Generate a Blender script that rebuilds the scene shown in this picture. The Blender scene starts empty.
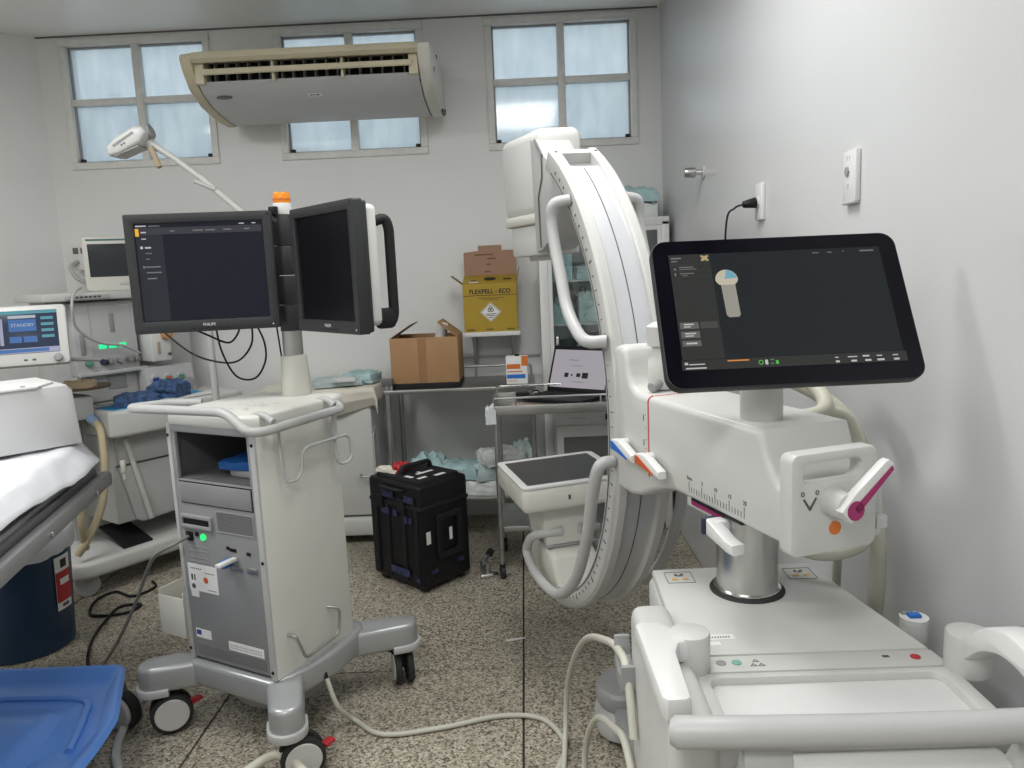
import bpy, bmesh, math, random
from mathutils import Vector, Matrix, noise
PI = math.pi
rad = math.radians
scene = bpy.context.scene
COL = scene.collection

# ------------------------------------------------------------------ camera
cam_d = bpy.data.cameras.new('camera')
cam_d.sensor_fit = 'HORIZONTAL'; cam_d.sensor_width = 36.0; cam_d.lens = 36.0 * 770 / 1024
cam_d.clip_start = 0.02
cam = bpy.data.objects.new('camera', cam_d); COL.objects.link(cam)
def cam_matrix(loc, yaw, pitch, roll):
    y, p, r = rad(yaw), rad(pitch), rad(roll)
    fw = Vector((-math.sin(y)*math.cos(p), math.cos(y)*math.cos(p), -math.sin(p)))
    rt = Vector((math.cos(y), math.sin(y), 0)); up = rt.cross(fw)
    r2 = rt*math.cos(r) - up*math.sin(r); u2 = rt*math.sin(r) + up*math.cos(r)
    m = Matrix((r2, u2, -fw)).transposed().to_4x4(); m.translation = Vector(loc)
    return m
cam.matrix_world = cam_matrix((0, 0, 1.5), 1.2, 8.5, 2.5)
scene.camera = cam
# ------------------------------------------------------------------ world, exposure
w = bpy.data.worlds.new('overcast_sky'); scene.world = w; w.use_nodes = True
bg = w.node_tree.nodes['Background']
bg.inputs['Color'].default_value = (0.93, 0.97, 1.0, 1); bg.inputs['Strength'].default_value = 1.35
vs = scene.view_settings
vs.view_transform = 'Standard'; vs.look = 'None'; vs.gamma = 1.0; vs.use_curve_mapping = False
vs.exposure = 0.0
LAMP_POWER = 30.0

# ------------------------------------------------------------------ materials
MATS = {}
def mat(name, col, rough=0.5, metal=0.0, var=0.04, scale=8.0, bump=0.0, bscale=60.0, spec=0.5, emit=None, estr=0.0, coat=0.0, trans=0.0, alpha=1.0):
    m = bpy.data.materials.new(name); m.use_nodes = True
    nt = m.node_tree; b = nt.nodes['Principled BSDF']
    b.inputs['Roughness'].default_value = rough; b.inputs['Metallic'].default_value = metal
    b.inputs['Specular IOR Level'].default_value = spec
    b.inputs['Coat Weight'].default_value = coat
    b.inputs['Transmission Weight'].default_value = trans
    b.inputs['Alpha'].default_value = alpha
    tc = nt.nodes.new('ShaderNodeTexCoord')
    n = nt.nodes.new('ShaderNodeTexNoise'); n.inputs['Scale'].default_value = scale; n.inputs['Detail'].default_value = 3
    nt.links.new(tc.outputs['Object'], n.inputs['Vector'])
    r = nt.nodes.new('ShaderNodeValToRGB'); r.color_ramp.elements[0].position = 0.3; r.color_ramp.elements[1].position = 0.7
    r.color_ramp.elements[0].color = tuple(c*(1-var) for c in col) + (1,)
    r.color_ramp.elements[1].color = tuple(min(1, c*(1+var)) for c in col) + (1,)
    nt.links.new(n.outputs['Fac'], r.inputs['Fac']); nt.links.new(r.outputs['Color'], b.inputs['Base Color'])
    if bump:
        n2 = nt.nodes.new('ShaderNodeTexNoise'); n2.inputs['Scale'].default_value = bscale; n2.inputs['Detail'].default_value = 4
        nt.links.new(tc.outputs['Object'], n2.inputs['Vector'])
        bp = nt.nodes.new('ShaderNodeBump'); bp.inputs['Strength'].default_value = bump; bp.inputs['Distance'].default_value = 0.01
        nt.links.new(n2.outputs['Fac'], bp.inputs['Height']); nt.links.new(bp.outputs['Normal'], b.inputs['Normal'])
    if emit:
        b.inputs['Emission Color'].default_value = tuple(emit) + (1,); b.inputs['Emission Strength'].default_value = estr
    MATS[name] = m
    return m

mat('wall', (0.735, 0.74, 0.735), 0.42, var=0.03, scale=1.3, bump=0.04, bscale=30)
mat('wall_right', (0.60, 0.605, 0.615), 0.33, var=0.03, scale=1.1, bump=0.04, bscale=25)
mat('ceiling', (0.92, 0.915, 0.905), 0.32, var=0.02, scale=1)
mat('joint', (0.035, 0.032, 0.028), 0.9)
mat('frame_alu', (0.72, 0.715, 0.69), 0.45, var=0.06, scale=20)
mat('frame_dark', (0.10, 0.10, 0.10), 0.6)
mat('white_warm', (0.70, 0.695, 0.65), 0.4, var=0.03)
mat('white', (0.575, 0.573, 0.555), 0.38, var=0.025, scale=4)
mat('white_bright', (0.69, 0.69, 0.68), 0.35, var=0.02)
mat('cream', (0.62, 0.605, 0.55), 0.42, var=0.05, scale=6)
mat('old_cream', (0.55, 0.50, 0.36), 0.5, var=0.08, scale=5)
mat('panel_white', (0.51, 0.51, 0.515), 0.4, var=0.02)
mat('grey_light', (0.46, 0.46, 0.455), 0.42, var=0.03)
mat('grey_mid', (0.30, 0.305, 0.31), 0.45, var=0.03)
mat('grey_face', (0.255, 0.258, 0.262), 0.45, var=0.04)
mat('grey_dark', (0.12, 0.12, 0.125), 0.5, var=0.04)
mat('silver_paint', (0.40, 0.41, 0.42), 0.34, metal=0.35, var=0.03)
mat('silver_band', (0.70, 0.71, 0.74), 0.36, metal=0.55, var=0.03)
mat('tube_grey', (0.47, 0.47, 0.47), 0.38, var=0.03)
mat('steel', (0.55, 0.55, 0.53), 0.28, metal=1.0, var=0.05, scale=15)
mat('steel_dull', (0.42, 0.42, 0.41), 0.38, metal=0.9, var=0.08, scale=12)
mat('chrome', (0.75, 0.75, 0.75), 0.15, metal=1.0)
mat('black', (0.008, 0.008, 0.010), 0.42, var=0.1, spec=0.28)
mat('black_soft', (0.013, 0.013, 0.015), 0.6, var=0.1, spec=0.28)
mat('bezel', (0.020, 0.021, 0.023), 0.5, var=0.04)
mat('bezel_glass', (0.002, 0.002, 0.006), 0.10, var=0.0, spec=0.18)
mat('rubber', (0.02, 0.02, 0.02), 0.7)
mat('blue_bin', (0.010, 0.035, 0.075), 0.38, var=0.08)
mat('blue_plastic', (0.09, 0.225, 0.60), 0.33, var=0.05, scale=5)
mat('blue_bright', (0.02, 0.30, 0.62), 0.5, var=0.06)
mat('blue_deep', (0.01, 0.09, 0.32), 0.45)
mat('blue_lever', (0.02, 0.14, 0.50), 0.4)
mat('denim', (0.045, 0.09, 0.20), 0.85, var=0.55, scale=45, bump=0.3, bscale=200)
mat('pack_blue', (0.40, 0.56, 0.58), 0.42, var=0.22, scale=14, bump=0.25, bscale=40)
mat('pack_white', (0.66, 0.68, 0.66), 0.42, var=0.12, scale=14, bump=0.25, bscale=40)
mat('pack_pale', (0.50, 0.60, 0.61), 0.38, var=0.2, scale=14, bump=0.25, bscale=40)
mat('sheet', (0.70, 0.71, 0.745), 0.85, var=0.03, bump=0.25, bscale=14)
mat('cloth_cream', (0.72, 0.68, 0.59), 0.9, var=0.05, bump=0.2, bscale=20)
mat('cardboard', (0.37, 0.215, 0.105), 0.8, var=0.07, scale=9, bump=0.05, bscale=80)
mat('cardboard_in', (0.19, 0.115, 0.07), 0.85, var=0.07)
mat('cardboard_pink', (0.33, 0.195, 0.13), 0.85, var=0.05)
mat('yellow_card', (0.38, 0.255, 0.020), 0.6, var=0.05)
mat('yellow_dark', (0.19, 0.125, 0.008), 0.6)
mat('print_black', (0.015, 0.014, 0.012), 0.6)
mat('print_dark', (0.08, 0.08, 0.08), 0.6)
mat('print_brown', (0.10, 0.05, 0.03), 0.7)
mat('orange', (0.62, 0.16, 0.02), 0.5)
mat('orange_red', (0.55, 0.10, 0.03), 0.45)
mat('amber', (0.75, 0.24, 0.01), 0.22, emit=(1.0, 0.30, 0.02), estr=0.10)
mat('red', (0.42, 0.022, 0.028), 0.5)
mat('red_line', (0.55, 0.10, 0.07), 0.5)
mat('magenta', (0.32, 0.018, 0.12), 0.45)
mat('hose', (0.50, 0.43, 0.28), 0.5, var=0.06)
mat('hose_cream', (0.56, 0.54, 0.45), 0.45, var=0.05)
mat('cable_white', (0.52, 0.51, 0.44), 0.45, var=0.04)
mat('cable_grey', (0.20, 0.20, 0.19), 0.5, var=0.04)
mat('wood_disc', (0.09, 0.055, 0.035), 0.55)
mat('tan', (0.42, 0.33, 0.22), 0.8)
mat('paper', (0.74, 0.74, 0.73), 0.75, var=0.02)
mat('sticker_blue', (0.03, 0.06, 0.30), 0.5)
mat('sticker_violet', (0.025, 0.03, 0.09), 0.5, var=0.7, scale=60)
mat('bag', (0.62, 0.64, 0.66), 0.3, var=0.05, bump=0.3, bscale=25)
mat('plug_brown', (0.06, 0.04, 0.035), 0.5)
mat('mesh_dark', (0.16, 0.16, 0.165), 0.6)
mat('green_led', (0.02, 0.5, 0.12), 0.4, emit=(0.02, 1.0, 0.22), estr=0.9)
mat('green_led_soft', (0.02, 0.5, 0.2), 0.4, emit=(0.03, 1.0, 0.38), estr=0.75)
def scr(name, col, s=1.0, rough=0.22):
    return mat(name, (0.004, 0.004, 0.005), rough, var=0.0, emit=col, estr=s, spec=0.10)
scr('scr_touch', (0.016, 0.019, 0.020)); scr('scr_touch_side', (0.032, 0.034, 0.031)); scr('scr_btn', (0.12, 0.12, 0.115)); scr('scr_btn_dim', (0.065, 0.066, 0.062))
scr('scr_text', (0.50, 0.50, 0.50)); scr('scr_text_dim', (0.17, 0.17, 0.17)); scr('scr_green', (0.10, 0.45, 0.08)); scr('scr_orange', (0.65, 0.25, 0.05)); scr('scr_gold', (0.42, 0.34, 0.18))
scr('scr_skin', (0.30, 0.29, 0.25)); scr('scr_patient_blue', (0.16, 0.36, 0.46)); scr('scr_beige', (0.50, 0.46, 0.36))
scr('scr_left', (0.0125, 0.0135, 0.021), rough=0.35); scr('scr_left_side', (0.027, 0.029, 0.036), rough=0.35); scr('scr_left_bar', (0.045, 0.046, 0.055), rough=0.35); scr('scr_yellow', (0.85, 0.45, 0.05)); scr('scr_off', (0.0015, 0.0015, 0.003), rough=0.3)
scr('scr_vent', (0.035, 0.05, 0.085)); scr('scr_vent_blue', (0.06, 0.15, 0.38)); scr('scr_vent_light', (0.42, 0.46, 0.50)); scr('scr_vent_teal', (0.10, 0.30, 0.36)); scr('scr_vent_lilac', (0.34, 0.34, 0.46))
scr('scr_patient', (0.028, 0.031, 0.033), rough=0.3); scr('scr_laptop', (0.34, 0.32, 0.35), rough=0.4)

def glass_pane():
    m = bpy.data.materials.new('window_glass'); m.use_nodes = True; nt = m.node_tree
    for n in list(nt.nodes): nt.nodes.remove(n)
    out = nt.nodes.new('ShaderNodeOutputMaterial')
    tr = nt.nodes.new('ShaderNodeBsdfTranslucent'); tp = nt.nodes.new('ShaderNodeBsdfTransparent'); gl = nt.nodes.new('ShaderNodeBsdfGlossy')
    tp.inputs['Color'].default_value = (0.86, 0.92, 0.95, 1); gl.inputs['Roughness'].default_value = 0.08
    tc = nt.nodes.new('ShaderNodeTexCoord'); no = nt.nodes.new('ShaderNodeTexNoise'); no.inputs['Scale'].default_value = 9; no.inputs['Detail'].default_value = 6
    mp = nt.nodes.new('ShaderNodeMapping'); mp.inputs['Scale'].default_value = (1.6, 1, 0.5)
    nt.links.new(tc.outputs['Object'], mp.inputs['Vector']); nt.links.new(mp.outputs['Vector'], no.inputs['Vector'])
    rp = nt.nodes.new('ShaderNodeValToRGB'); rp.color_ramp.elements[0].color = (0.66, 0.76, 0.82, 1); rp.color_ramp.elements[1].color = (0.86, 0.93, 0.97, 1)
    rp.color_ramp.elements[0].position = 0.3; rp.color_ramp.elements[1].position = 0.7
    nt.links.new(no.outputs['Fac'], rp.inputs['Fac']); nt.links.new(rp.outputs['Color'], tr.inputs['Color'])
    m1 = nt.nodes.new('ShaderNodeMixShader'); m1.inputs[0].default_value = 0.45
    nt.links.new(tr.outputs[0], m1.inputs[1]); nt.links.new(tp.outputs[0], m1.inputs[2])
    m2 = nt.nodes.new('ShaderNodeMixShader'); m2.inputs[0].default_value = 0.06
    nt.links.new(m1.outputs[0], m2.inputs[1]); nt.links.new(gl.outputs[0], m2.inputs[2]); nt.links.new(m2.outputs[0], out.inputs[0])
    MATS['window_glass'] = m
    m = bpy.data.materials.new('clear_glass'); m.use_nodes = True; nt = m.node_tree
    for n in list(nt.nodes): nt.nodes.remove(n)
    out = nt.nodes.new('ShaderNodeOutputMaterial'); tp = nt.nodes.new('ShaderNodeBsdfTransparent'); gl = nt.nodes.new('ShaderNodeBsdfGlossy')
    tp.inputs['Color'].default_value = (0.90, 0.95, 0.95, 1); gl.inputs['Roughness'].default_value = 0.03
    m1 = nt.nodes.new('ShaderNodeMixShader'); m1.inputs[0].default_value = 0.12
    nt.links.new(tp.outputs[0], m1.inputs[1]); nt.links.new(gl.outputs[0], m1.inputs[2]); nt.links.new(m1.outputs[0], out.inputs[0])
    MATS['clear_glass'] = m
glass_pane()

def terrazzo():
    m = bpy.data.materials.new('terrazzo'); m.use_nodes = True; nt = m.node_tree; b = nt.nodes['Principled BSDF']
    tc = nt.nodes.new('ShaderNodeTexCoord')
    vo = nt.nodes.new('ShaderNodeTexVoronoi'); vo.inputs['Scale'].default_value = 150
    nt.links.new(tc.outputs['Object'], vo.inputs['Vector'])
    sp = nt.nodes.new('ShaderNodeSeparateColor'); nt.links.new(vo.outputs['Color'], sp.inputs[0])
    rp = nt.nodes.new('ShaderNodeValToRGB'); cr = rp.color_ramp; cr.interpolation = 'CONSTANT'
    cr.elements[0].position = 0.0; cr.elements[0].color = (0.12, 0.106, 0.084, 1)
    cr.elements[1].position = 0.20; cr.elements[1].color = (0.26, 0.23, 0.18, 1)
    for p, c in ((0.40, (0.37, 0.33, 0.262)), (0.66, (0.45, 0.41, 0.335)), (0.88, (0.56, 0.52, 0.44))):
        e = cr.elements.new(p); e.color = c + (1,)
    nt.links.new(sp.outputs[0], rp.inputs['Fac'])
    no = nt.nodes.new('ShaderNodeTexNoise'); no.inputs['Scale'].default_value = 2.2; no.inputs['Detail'].default_value = 5
    nt.links.new(tc.outputs['Object'], no.inputs['Vector'])
    r2 = nt.nodes.new('ShaderNodeValToRGB'); r2.color_ramp.elements[0].color = (0.80, 0.79, 0.77, 1); r2.color_ramp.elements[1].color = (1.1, 1.1, 1.1, 1)
    nt.links.new(no.outputs['Fac'], r2.inputs['Fac'])
    mx = nt.nodes.new('ShaderNodeMix'); mx.data_type = 'RGBA'; mx.blend_type = 'MULTIPLY'; mx.inputs[0].default_value = 1
    nt.links.new(rp.outputs['Color'], mx.inputs[6]); nt.links.new(r2.outputs['Color'], mx.inputs[7])
    nt.links.new(mx.outputs[2], b.inputs['Base Color'])
    b.inputs['Roughness'].default_value = 0.42; b.inputs['Specular IOR Level'].default_value = 0.35
    MATS['terrazzo'] = m
terrazzo()

# ------------------------------------------------------------------ mesh helpers
def V(*a): return Vector(a)
def fillet(pts, r=0.02, n=5, closed=False):
    pts = [Vector(p) for p in pts]; out = []
    N = len(pts)
    for i, p in enumerate(pts):
        if not closed and i in (0, N-1): out.append(p); continue
        a, b = pts[(i-1) % N], pts[(i+1) % N]
        da, db = a-p, b-p
        rr = min(r, da.length*0.48, db.length*0.48)
        p0, p1 = p+da.normalized()*rr, p+db.normalized()*rr
        for k in range(n+1):
            t = k/n; out.append(p0*(1-t)**2 + p*2*t*(1-t) + p1*t*t)
    return out
def spline(pts, n=8):
    P = [Vector(p) for p in pts]; out = []
    for i in range(len(P)-1):
        a = P[max(i-1, 0)]; b = P[i]; c = P[i+1]; d = P[min(i+2, len(P)-1)]
        for k in range(n):
            t = k/n
            out.append(0.5*((2*b)+(c-a)*t+(2*a-5*b+4*c-d)*t*t+(3*b-a-3*c+d)*t**3))
    out.append(P[-1]); return out
def FRM(o, r, u):
    r = Vector(r).normalized(); u = Vector(u); n = r.cross(u).normalized(); u = n.cross(r)
    m = Matrix((r, u, n)).transposed().to_4x4(); m.translation = Vector(o); return m
def TR(x=0, y=0, z=0, rz=0, rx=0, ry=0):
    return Matrix.Translation((x, y, z)) @ Matrix.Rotation(rad(rz), 4, 'Z') @ Matrix.Rotation(rad(rx), 4, 'X') @ Matrix.Rotation(rad(ry), 4, 'Y')

class B:
    def __init__(s): s.bm = bmesh.new()
    def _merge(s, t, M=None):
        if M is not None: bmesh.ops.transform(t, matrix=M, verts=t.verts)
        me = bpy.data.meshes.new('tmp'); t.to_mesh(me); t.free(); s.bm.from_mesh(me); bpy.data.meshes.remove(me)
        return s
    def box(s, c, d, bev=0.0, M=None, seg=2, taper=None):
        t = bmesh.new(); bmesh.ops.create_cube(t, size=1)
        for v in t.verts:
            k = 1.0
            v.co = Vector((v.co.x*d[0], v.co.y*d[1], v.co.z*d[2]))
            if taper and v.co.z < 0: v.co.x *= taper[0]; v.co.y *= taper[1]
        if bev > 0: bmesh.ops.bevel(t, geom=t.edges[:], offset=min(bev, min(d)*0.49), segments=seg, affect='EDGES', profile=0.5)
        bmesh.ops.translate(t, verts=t.verts, vec=Vector(c))
        return s._merge(t, M)
    def bb(s, x0, x1, y0, y1, z0, z1, bev=0.0, M=None, seg=2):
        return s.box(((x0+x1)/2, (y0+y1)/2, (z0+z1)/2), (x1-x0, y1-y0, z1-z0), bev, M, seg)
    def cyl(s, p0, p1, r0, r1=None, seg=24, bev=0.0, M=None):
        p0, p1 = Vector(p0), Vector(p1); r1 = r0 if r1 is None else r1
        L = (p1-p0).length
        t = bmesh.new(); bmesh.ops.create_cone(t, cap_ends=True, cap_tris=False, segments=seg, radius1=r0, radius2=r1, depth=L)
        if bev:
            es = [e for e in t.edges if abs(e.verts[0].co.z-e.verts[1].co.z) < 1e-6]
            bmesh.ops.bevel(t, geom=es, offset=bev, segments=2, affect='EDGES', profile=0.5)
        q = Vector((0, 0, 1)).rotation_difference((p1-p0).normalized())
        bmesh.ops.transform(t, matrix=Matrix.Translation((p0+p1)/2) @ q.to_matrix().to_4x4(), verts=t.verts)
        return s._merge(t, M)
    def tube(s, pts, r, seg=10, M=None, flat=1.0):
        P = [Vector(p) for p in pts]; Q = [P[0]]
        for p in P[1:]:
            if (p-Q[-1]).length > 1e-5: Q.append(p)
        P = Q; t = bmesh.new(); rings = []
        T = [(P[min(i+1, len(P)-1)]-P[max(i-1, 0)]).normalized() for i in range(len(P))]
        ref = Vector((0, 0, 1)) if abs(T[0].z) < 0.9 else Vector((1, 0, 0))
        n = (ref - T[0]*ref.dot(T[0])).normalized()
        for i, p in enumerate(P):
            n = (n - T[i]*n.dot(T[i])).normalized(); b = T[i].cross(n)
            rr = r[i] if isinstance(r, (list, tuple)) else r
            rings.append([t.verts.new(p + n*math.cos(2*PI*k/seg)*rr*flat + b*math.sin(2*PI*k/seg)*rr) for k in range(seg)])
        for a, b in zip(rings, rings[1:]):
            for k in range(seg): t.faces.new((a[k], a[(k+1) % seg], b[(k+1) % seg], b[k]))
        t.faces.new(rings[0][::-1]); t.faces.new(rings[-1])
        return s._merge(t, M)
    def prism(s, poly, a, b, axis='y', bev=0.0, M=None, seg=2, holes=False):
        # polygon given in the two remaining axes (x,z for y; y,z for x; x,y for z)
        t = bmesh.new()
        def P(u, v, h): return {'y': (u, h, v), 'x': (h, u, v), 'z': (u, v, h)}[axis]
        va = [t.verts.new(P(u, v, a)) for u, v in poly]; vb = [t.verts.new(P(u, v, b)) for u, v in poly]
        fa = t.faces.new(va); fb = t.faces.new(vb[::-1]); n = len(poly)
        for i in range(n): t.faces.new((va[i], vb[i], vb[(i+1) % n], va[(i+1) % n]))
        bmesh.ops.recalc_face_normals(t, faces=t.faces)
        if bev:
            es = [e for e in t.edges if (e.verts[0] in va and e.verts[1] in va) or (e.verts[0] in vb and e.verts[1] in vb)]
            bmesh.ops.bevel(t, geom=es, offset=bev, segments=seg, affect='EDGES', profile=0.5)
        return s._merge(t, M)
    def lathe(s, prof, seg=32, M=None):
        t = bmesh.new(); rings = []
        for r, z in prof:
            rings.append([t.verts.new((max(r, 1e-4)*math.cos(2*PI*k/seg), max(r, 1e-4)*math.sin(2*PI*k/seg), z)) for k in range(seg)])
        for a, b in zip(rings, rings[1:]):
            for k in range(seg): t.faces.new((a[k], a[(k+1) % seg], b[(k+1) % seg], b[k]))
        t.faces.new(rings[0][::-1]); t.faces.new(rings[-1])
        return s._merge(t, M)
    def rings(s, R, cap=True, closed=False, M=None):
        t = bmesh.new(); VV = [[t.verts.new(Vector(p)) for p in r] for r in R]; n = len(R[0])
        for a, b in zip(VV, VV[1:]):
            for k in range(n): t.faces.new((a[k], a[(k+1) % n], b[(k+1) % n], b[k]))
        if cap: t.faces.new(VV[0][::-1]); t.faces.new(VV[-1])
        bmesh.ops.recalc_face_normals(t, faces=t.faces)
        return s._merge(t, M)
    def quads(s, rects, z=0.0006, M=None):
        t = bmesh.new()
        for x0, y0, x1, y1 in rects:
            t.faces.new([t.verts.new(p) for p in ((x0, y0, z), (x1, y0, z), (x1, y1, z), (x0, y1, z))])
        return s._merge(t, M)
    def poly(s, pts, z=0.0006, M=None):
        t = bmesh.new(); t.faces.new([t.verts.new((x, y, z)) for x, y in pts]); return s._merge(t, M)
    def mesh(s, name, M=None, ang=38):
        if M is not None: bmesh.ops.transform(s.bm, matrix=M, verts=s.bm.verts)
        me = bpy.data.meshes.new(name); s.bm.to_mesh(me); s.bm.free()
        me.polygons.foreach_set('use_smooth', [True]*len(me.polygons)); me.set_sharp_from_angle(angle=rad(ang)); me.update()
        return me
def link(name, me, m, parent=None):
    if m is not None and not me.materials: me.materials.append(MATS[m] if isinstance(m, str) else m)
    o = bpy.data.objects.new(name, me); COL.objects.link(o)
    if parent is not None: o.parent = parent
    return o
def part(name, b, m, parent, M=None, label=None, ang=38):
    o = link(name, b.mesh(name, M, ang), m, parent)
    if label: o['label'] = label
    return o
def tag(o, label, cat, group=None, kind=None):
    o['label'] = label; o['category'] = cat
    if group: o['group'] = group
    if kind: o['kind'] = kind
    return o
def thing(name, label, cat, loc=(0, 0, 0), rz=0, group=None):
    o = bpy.data.objects.new(name, None); COL.objects.link(o); o.empty_display_size = 0.1
    o.location = loc; o.rotation_euler = (0, 0, rad(rz))
    return tag(o, label, cat, group)
def single(name, b, m, label, cat, loc=(0, 0, 0), rz=0, group=None, M=None, ang=38):
    o = link(name, b.mesh(name, M, ang), m); o.location = loc; o.rotation_euler = (0, 0, rad(rz))
    return tag(o, label, cat, group)
def struct(name, b, m, parent=None, label=None, M=None):
    o = link(name, b.mesh(name, M), m, parent)
    o['kind'] = 'structure'
    if label: o['label'] = label
    return o
def kid(src, parent, loc=(0, 0, 0), rot=(0, 0, 0), name=None):
    o = bpy.data.objects.new(name or src.name.split('.')[0], src.data); COL.objects.link(o); o.parent = parent
    o.location = loc; o.rotation_euler = rot; return o
def text(name, body, size, m, parent, M, align='CENTER', ext=0.0003, bold=0.0, sx=1.0):
    cu = bpy.data.curves.new('t', 'FONT'); cu.body = body; cu.size = size; cu.extrude = ext; cu.align_x = align; cu.align_y = 'CENTER'; cu.offset = bold
    ob = bpy.data.objects.new('t', cu); COL.objects.link(ob)
    dg = bpy.context.evaluated_depsgraph_get(); dg.update()
    me = bpy.data.meshes.new_from_object(ob.evaluated_get(dg)); bpy.data.objects.remove(ob); bpy.data.curves.remove(cu)
    me.name = name; me.transform(M @ Matrix.Diagonal((sx, 1, 1, 1))); me.materials.clear()
    return link(name, me, m, parent)
def arc_pts(cx, cy, r, a0, a1, n):
    return [(cx+r*math.cos(rad(a0+(a1-a0)*i/n)), cy+r*math.sin(rad(a0+(a1-a0)*i/n))) for i in range(n+1)]
def rrect(x0, x1, y0, y1, r, n=5):
    return arc_pts(x1-r, y1-r, r, 0, 90, n)+arc_pts(x0+r, y1-r, r, 90, 180, n)+arc_pts(x0+r, y0+r, r, 180, 270, n)+arc_pts(x1-r, y0+r, r, 270, 360, n)
def crumple(sx, sy, sz, seed, n=7, amp=0.25):
    t = bmesh.new(); bmesh.ops.create_cube(t, size=1); bmesh.ops.subdivide_edges(t, edges=t.edges[:], cuts=n, use_grid_fill=True)
    for v in t.verts:
        c = v.co.copy()
        d = max(abs(c.x), abs(c.y))*2
        k = 1-0.55*max(0, d-0.55)/0.45
        p = Vector((c.x*sx, c.y*sy, (c.z*sz*k if c.z > 0 else c.z*sz)))
        q = p*9/max(sx, sy)*0.35 + Vector((seed*3.1, seed*1.7, seed*0.9))
        nv = Vector((noise.noise(q*2.2), noise.noise(q*2.2+V(7, 0, 0)), noise.noise(q*2.2+V(0, 9, 0))))
        nz = nv.z*sz*amp*2
        if c.z < -0.49: nz = 0
        v.co = p + Vector((nv.x*sx*amp*0.35, nv.y*sy*amp*0.35, nz)) + V(0, 0, sz/2)
    b = B(); b._merge(t); return b

# ================================================================== SETTING
X_R, Y_B, Z_C = 0.826, 4.60, 2.92
XC = -2.73
fl = struct('floor', B().bb(-4.75, X_R, -2.6, Y_B, -0.12, -0.004), 'joint', label='speckled brown terrazzo slab floor with thin dark joints')
j = 0.0036
slab_me = {}
for i in range(-5, 2):
    for k in range(-5, 3):
        x0, x1 = max(-0.06+1.08*i-1.08, -4.75), min(-0.06+1.08*i, X_R)
        y0, y1 = max(2.74+1.08*k-1.08, -2.6), min(2.74+1.08*k, Y_B)
        if x1-x0 < 0.02 or y1-y0 < 0.02: continue
        key = (round(x1-x0, 3), round(y1-y0, 3))
        if key not in slab_me:
            slab_me[key] = B().bb(-(x1-x0)/2+j, (x1-x0)/2-j, -(y1-y0)/2+j, (y1-y0)/2-j, -0.02, 0, 0.0012, seg=1).mesh('slab')
        o = link('slab', slab_me[key], 'terrazzo', fl); o.location = ((x0+x1)/2, (y0+y1)/2, 0)
ce = struct('ceiling', B().bb(-4.75, X_R, -2.6, Y_B+0.2, Z_C, Z_C+0.1), 'ceiling', label='glossy white ceiling')
wins = [(-2.605, -1.735), (-1.368, -0.520), (-0.168, 0.692)]
WZ0, WZ1 = 2.178, 2.902
wb = B()
wb.bb(XC-0.3, X_R+0.2, Y_B, Y_B+0.18, -0.1, WZ0); wb.bb(XC-0.3, X_R+0.2, Y_B, Y_B+0.18, WZ1, Z_C)
xs = [XC-0.3]+[v for p in wins for v in p]+[X_R+0.2]
for a, b_ in zip(xs[::2], xs[1::2]): wb.bb(a, b_, Y_B, Y_B+0.18, WZ0, WZ1)
struct('wall_back', wb, 'wall', label='white painted back wall with three high windows')
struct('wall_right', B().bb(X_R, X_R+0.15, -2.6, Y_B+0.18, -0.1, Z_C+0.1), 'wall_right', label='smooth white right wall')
d = B(); d.prism([(XC, Y_B), (-4.75, Y_B-(4.75+XC)), (-4.75, Y_B+0.2), (XC, Y_B+0.2)], -0.1, Z_C, 'z')
struct('wall_left', d, 'wall', label='white wall set at an angle across the left corner')
struct('wall_left_side', B().bb(-4.9, -4.75, -2.6, 2.7, -0.1, Z_C+0.1), 'wall', label='white left wall')
struct('wall_front', B().bb(-4.75, X_R, -2.75, -2.6, -0.1, Z_C+0.1), 'wall', label='white wall opposite the windows')
tb = B(); tb.bb(XC, X_R, Y_B-0.010, Y_B, Z_C-0.006, Z_C); struct('trim_1', tb, 'grey_dark', label='thin dark gap under the ceiling edge')
tb = B(); tb.bb(X_R-0.016, X_R, -2.6, Y_B, Z_C-0.012, Z_C); struct('trim_2', tb, 'frame_alu', label='thin grey ceiling trim along right wall')
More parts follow.
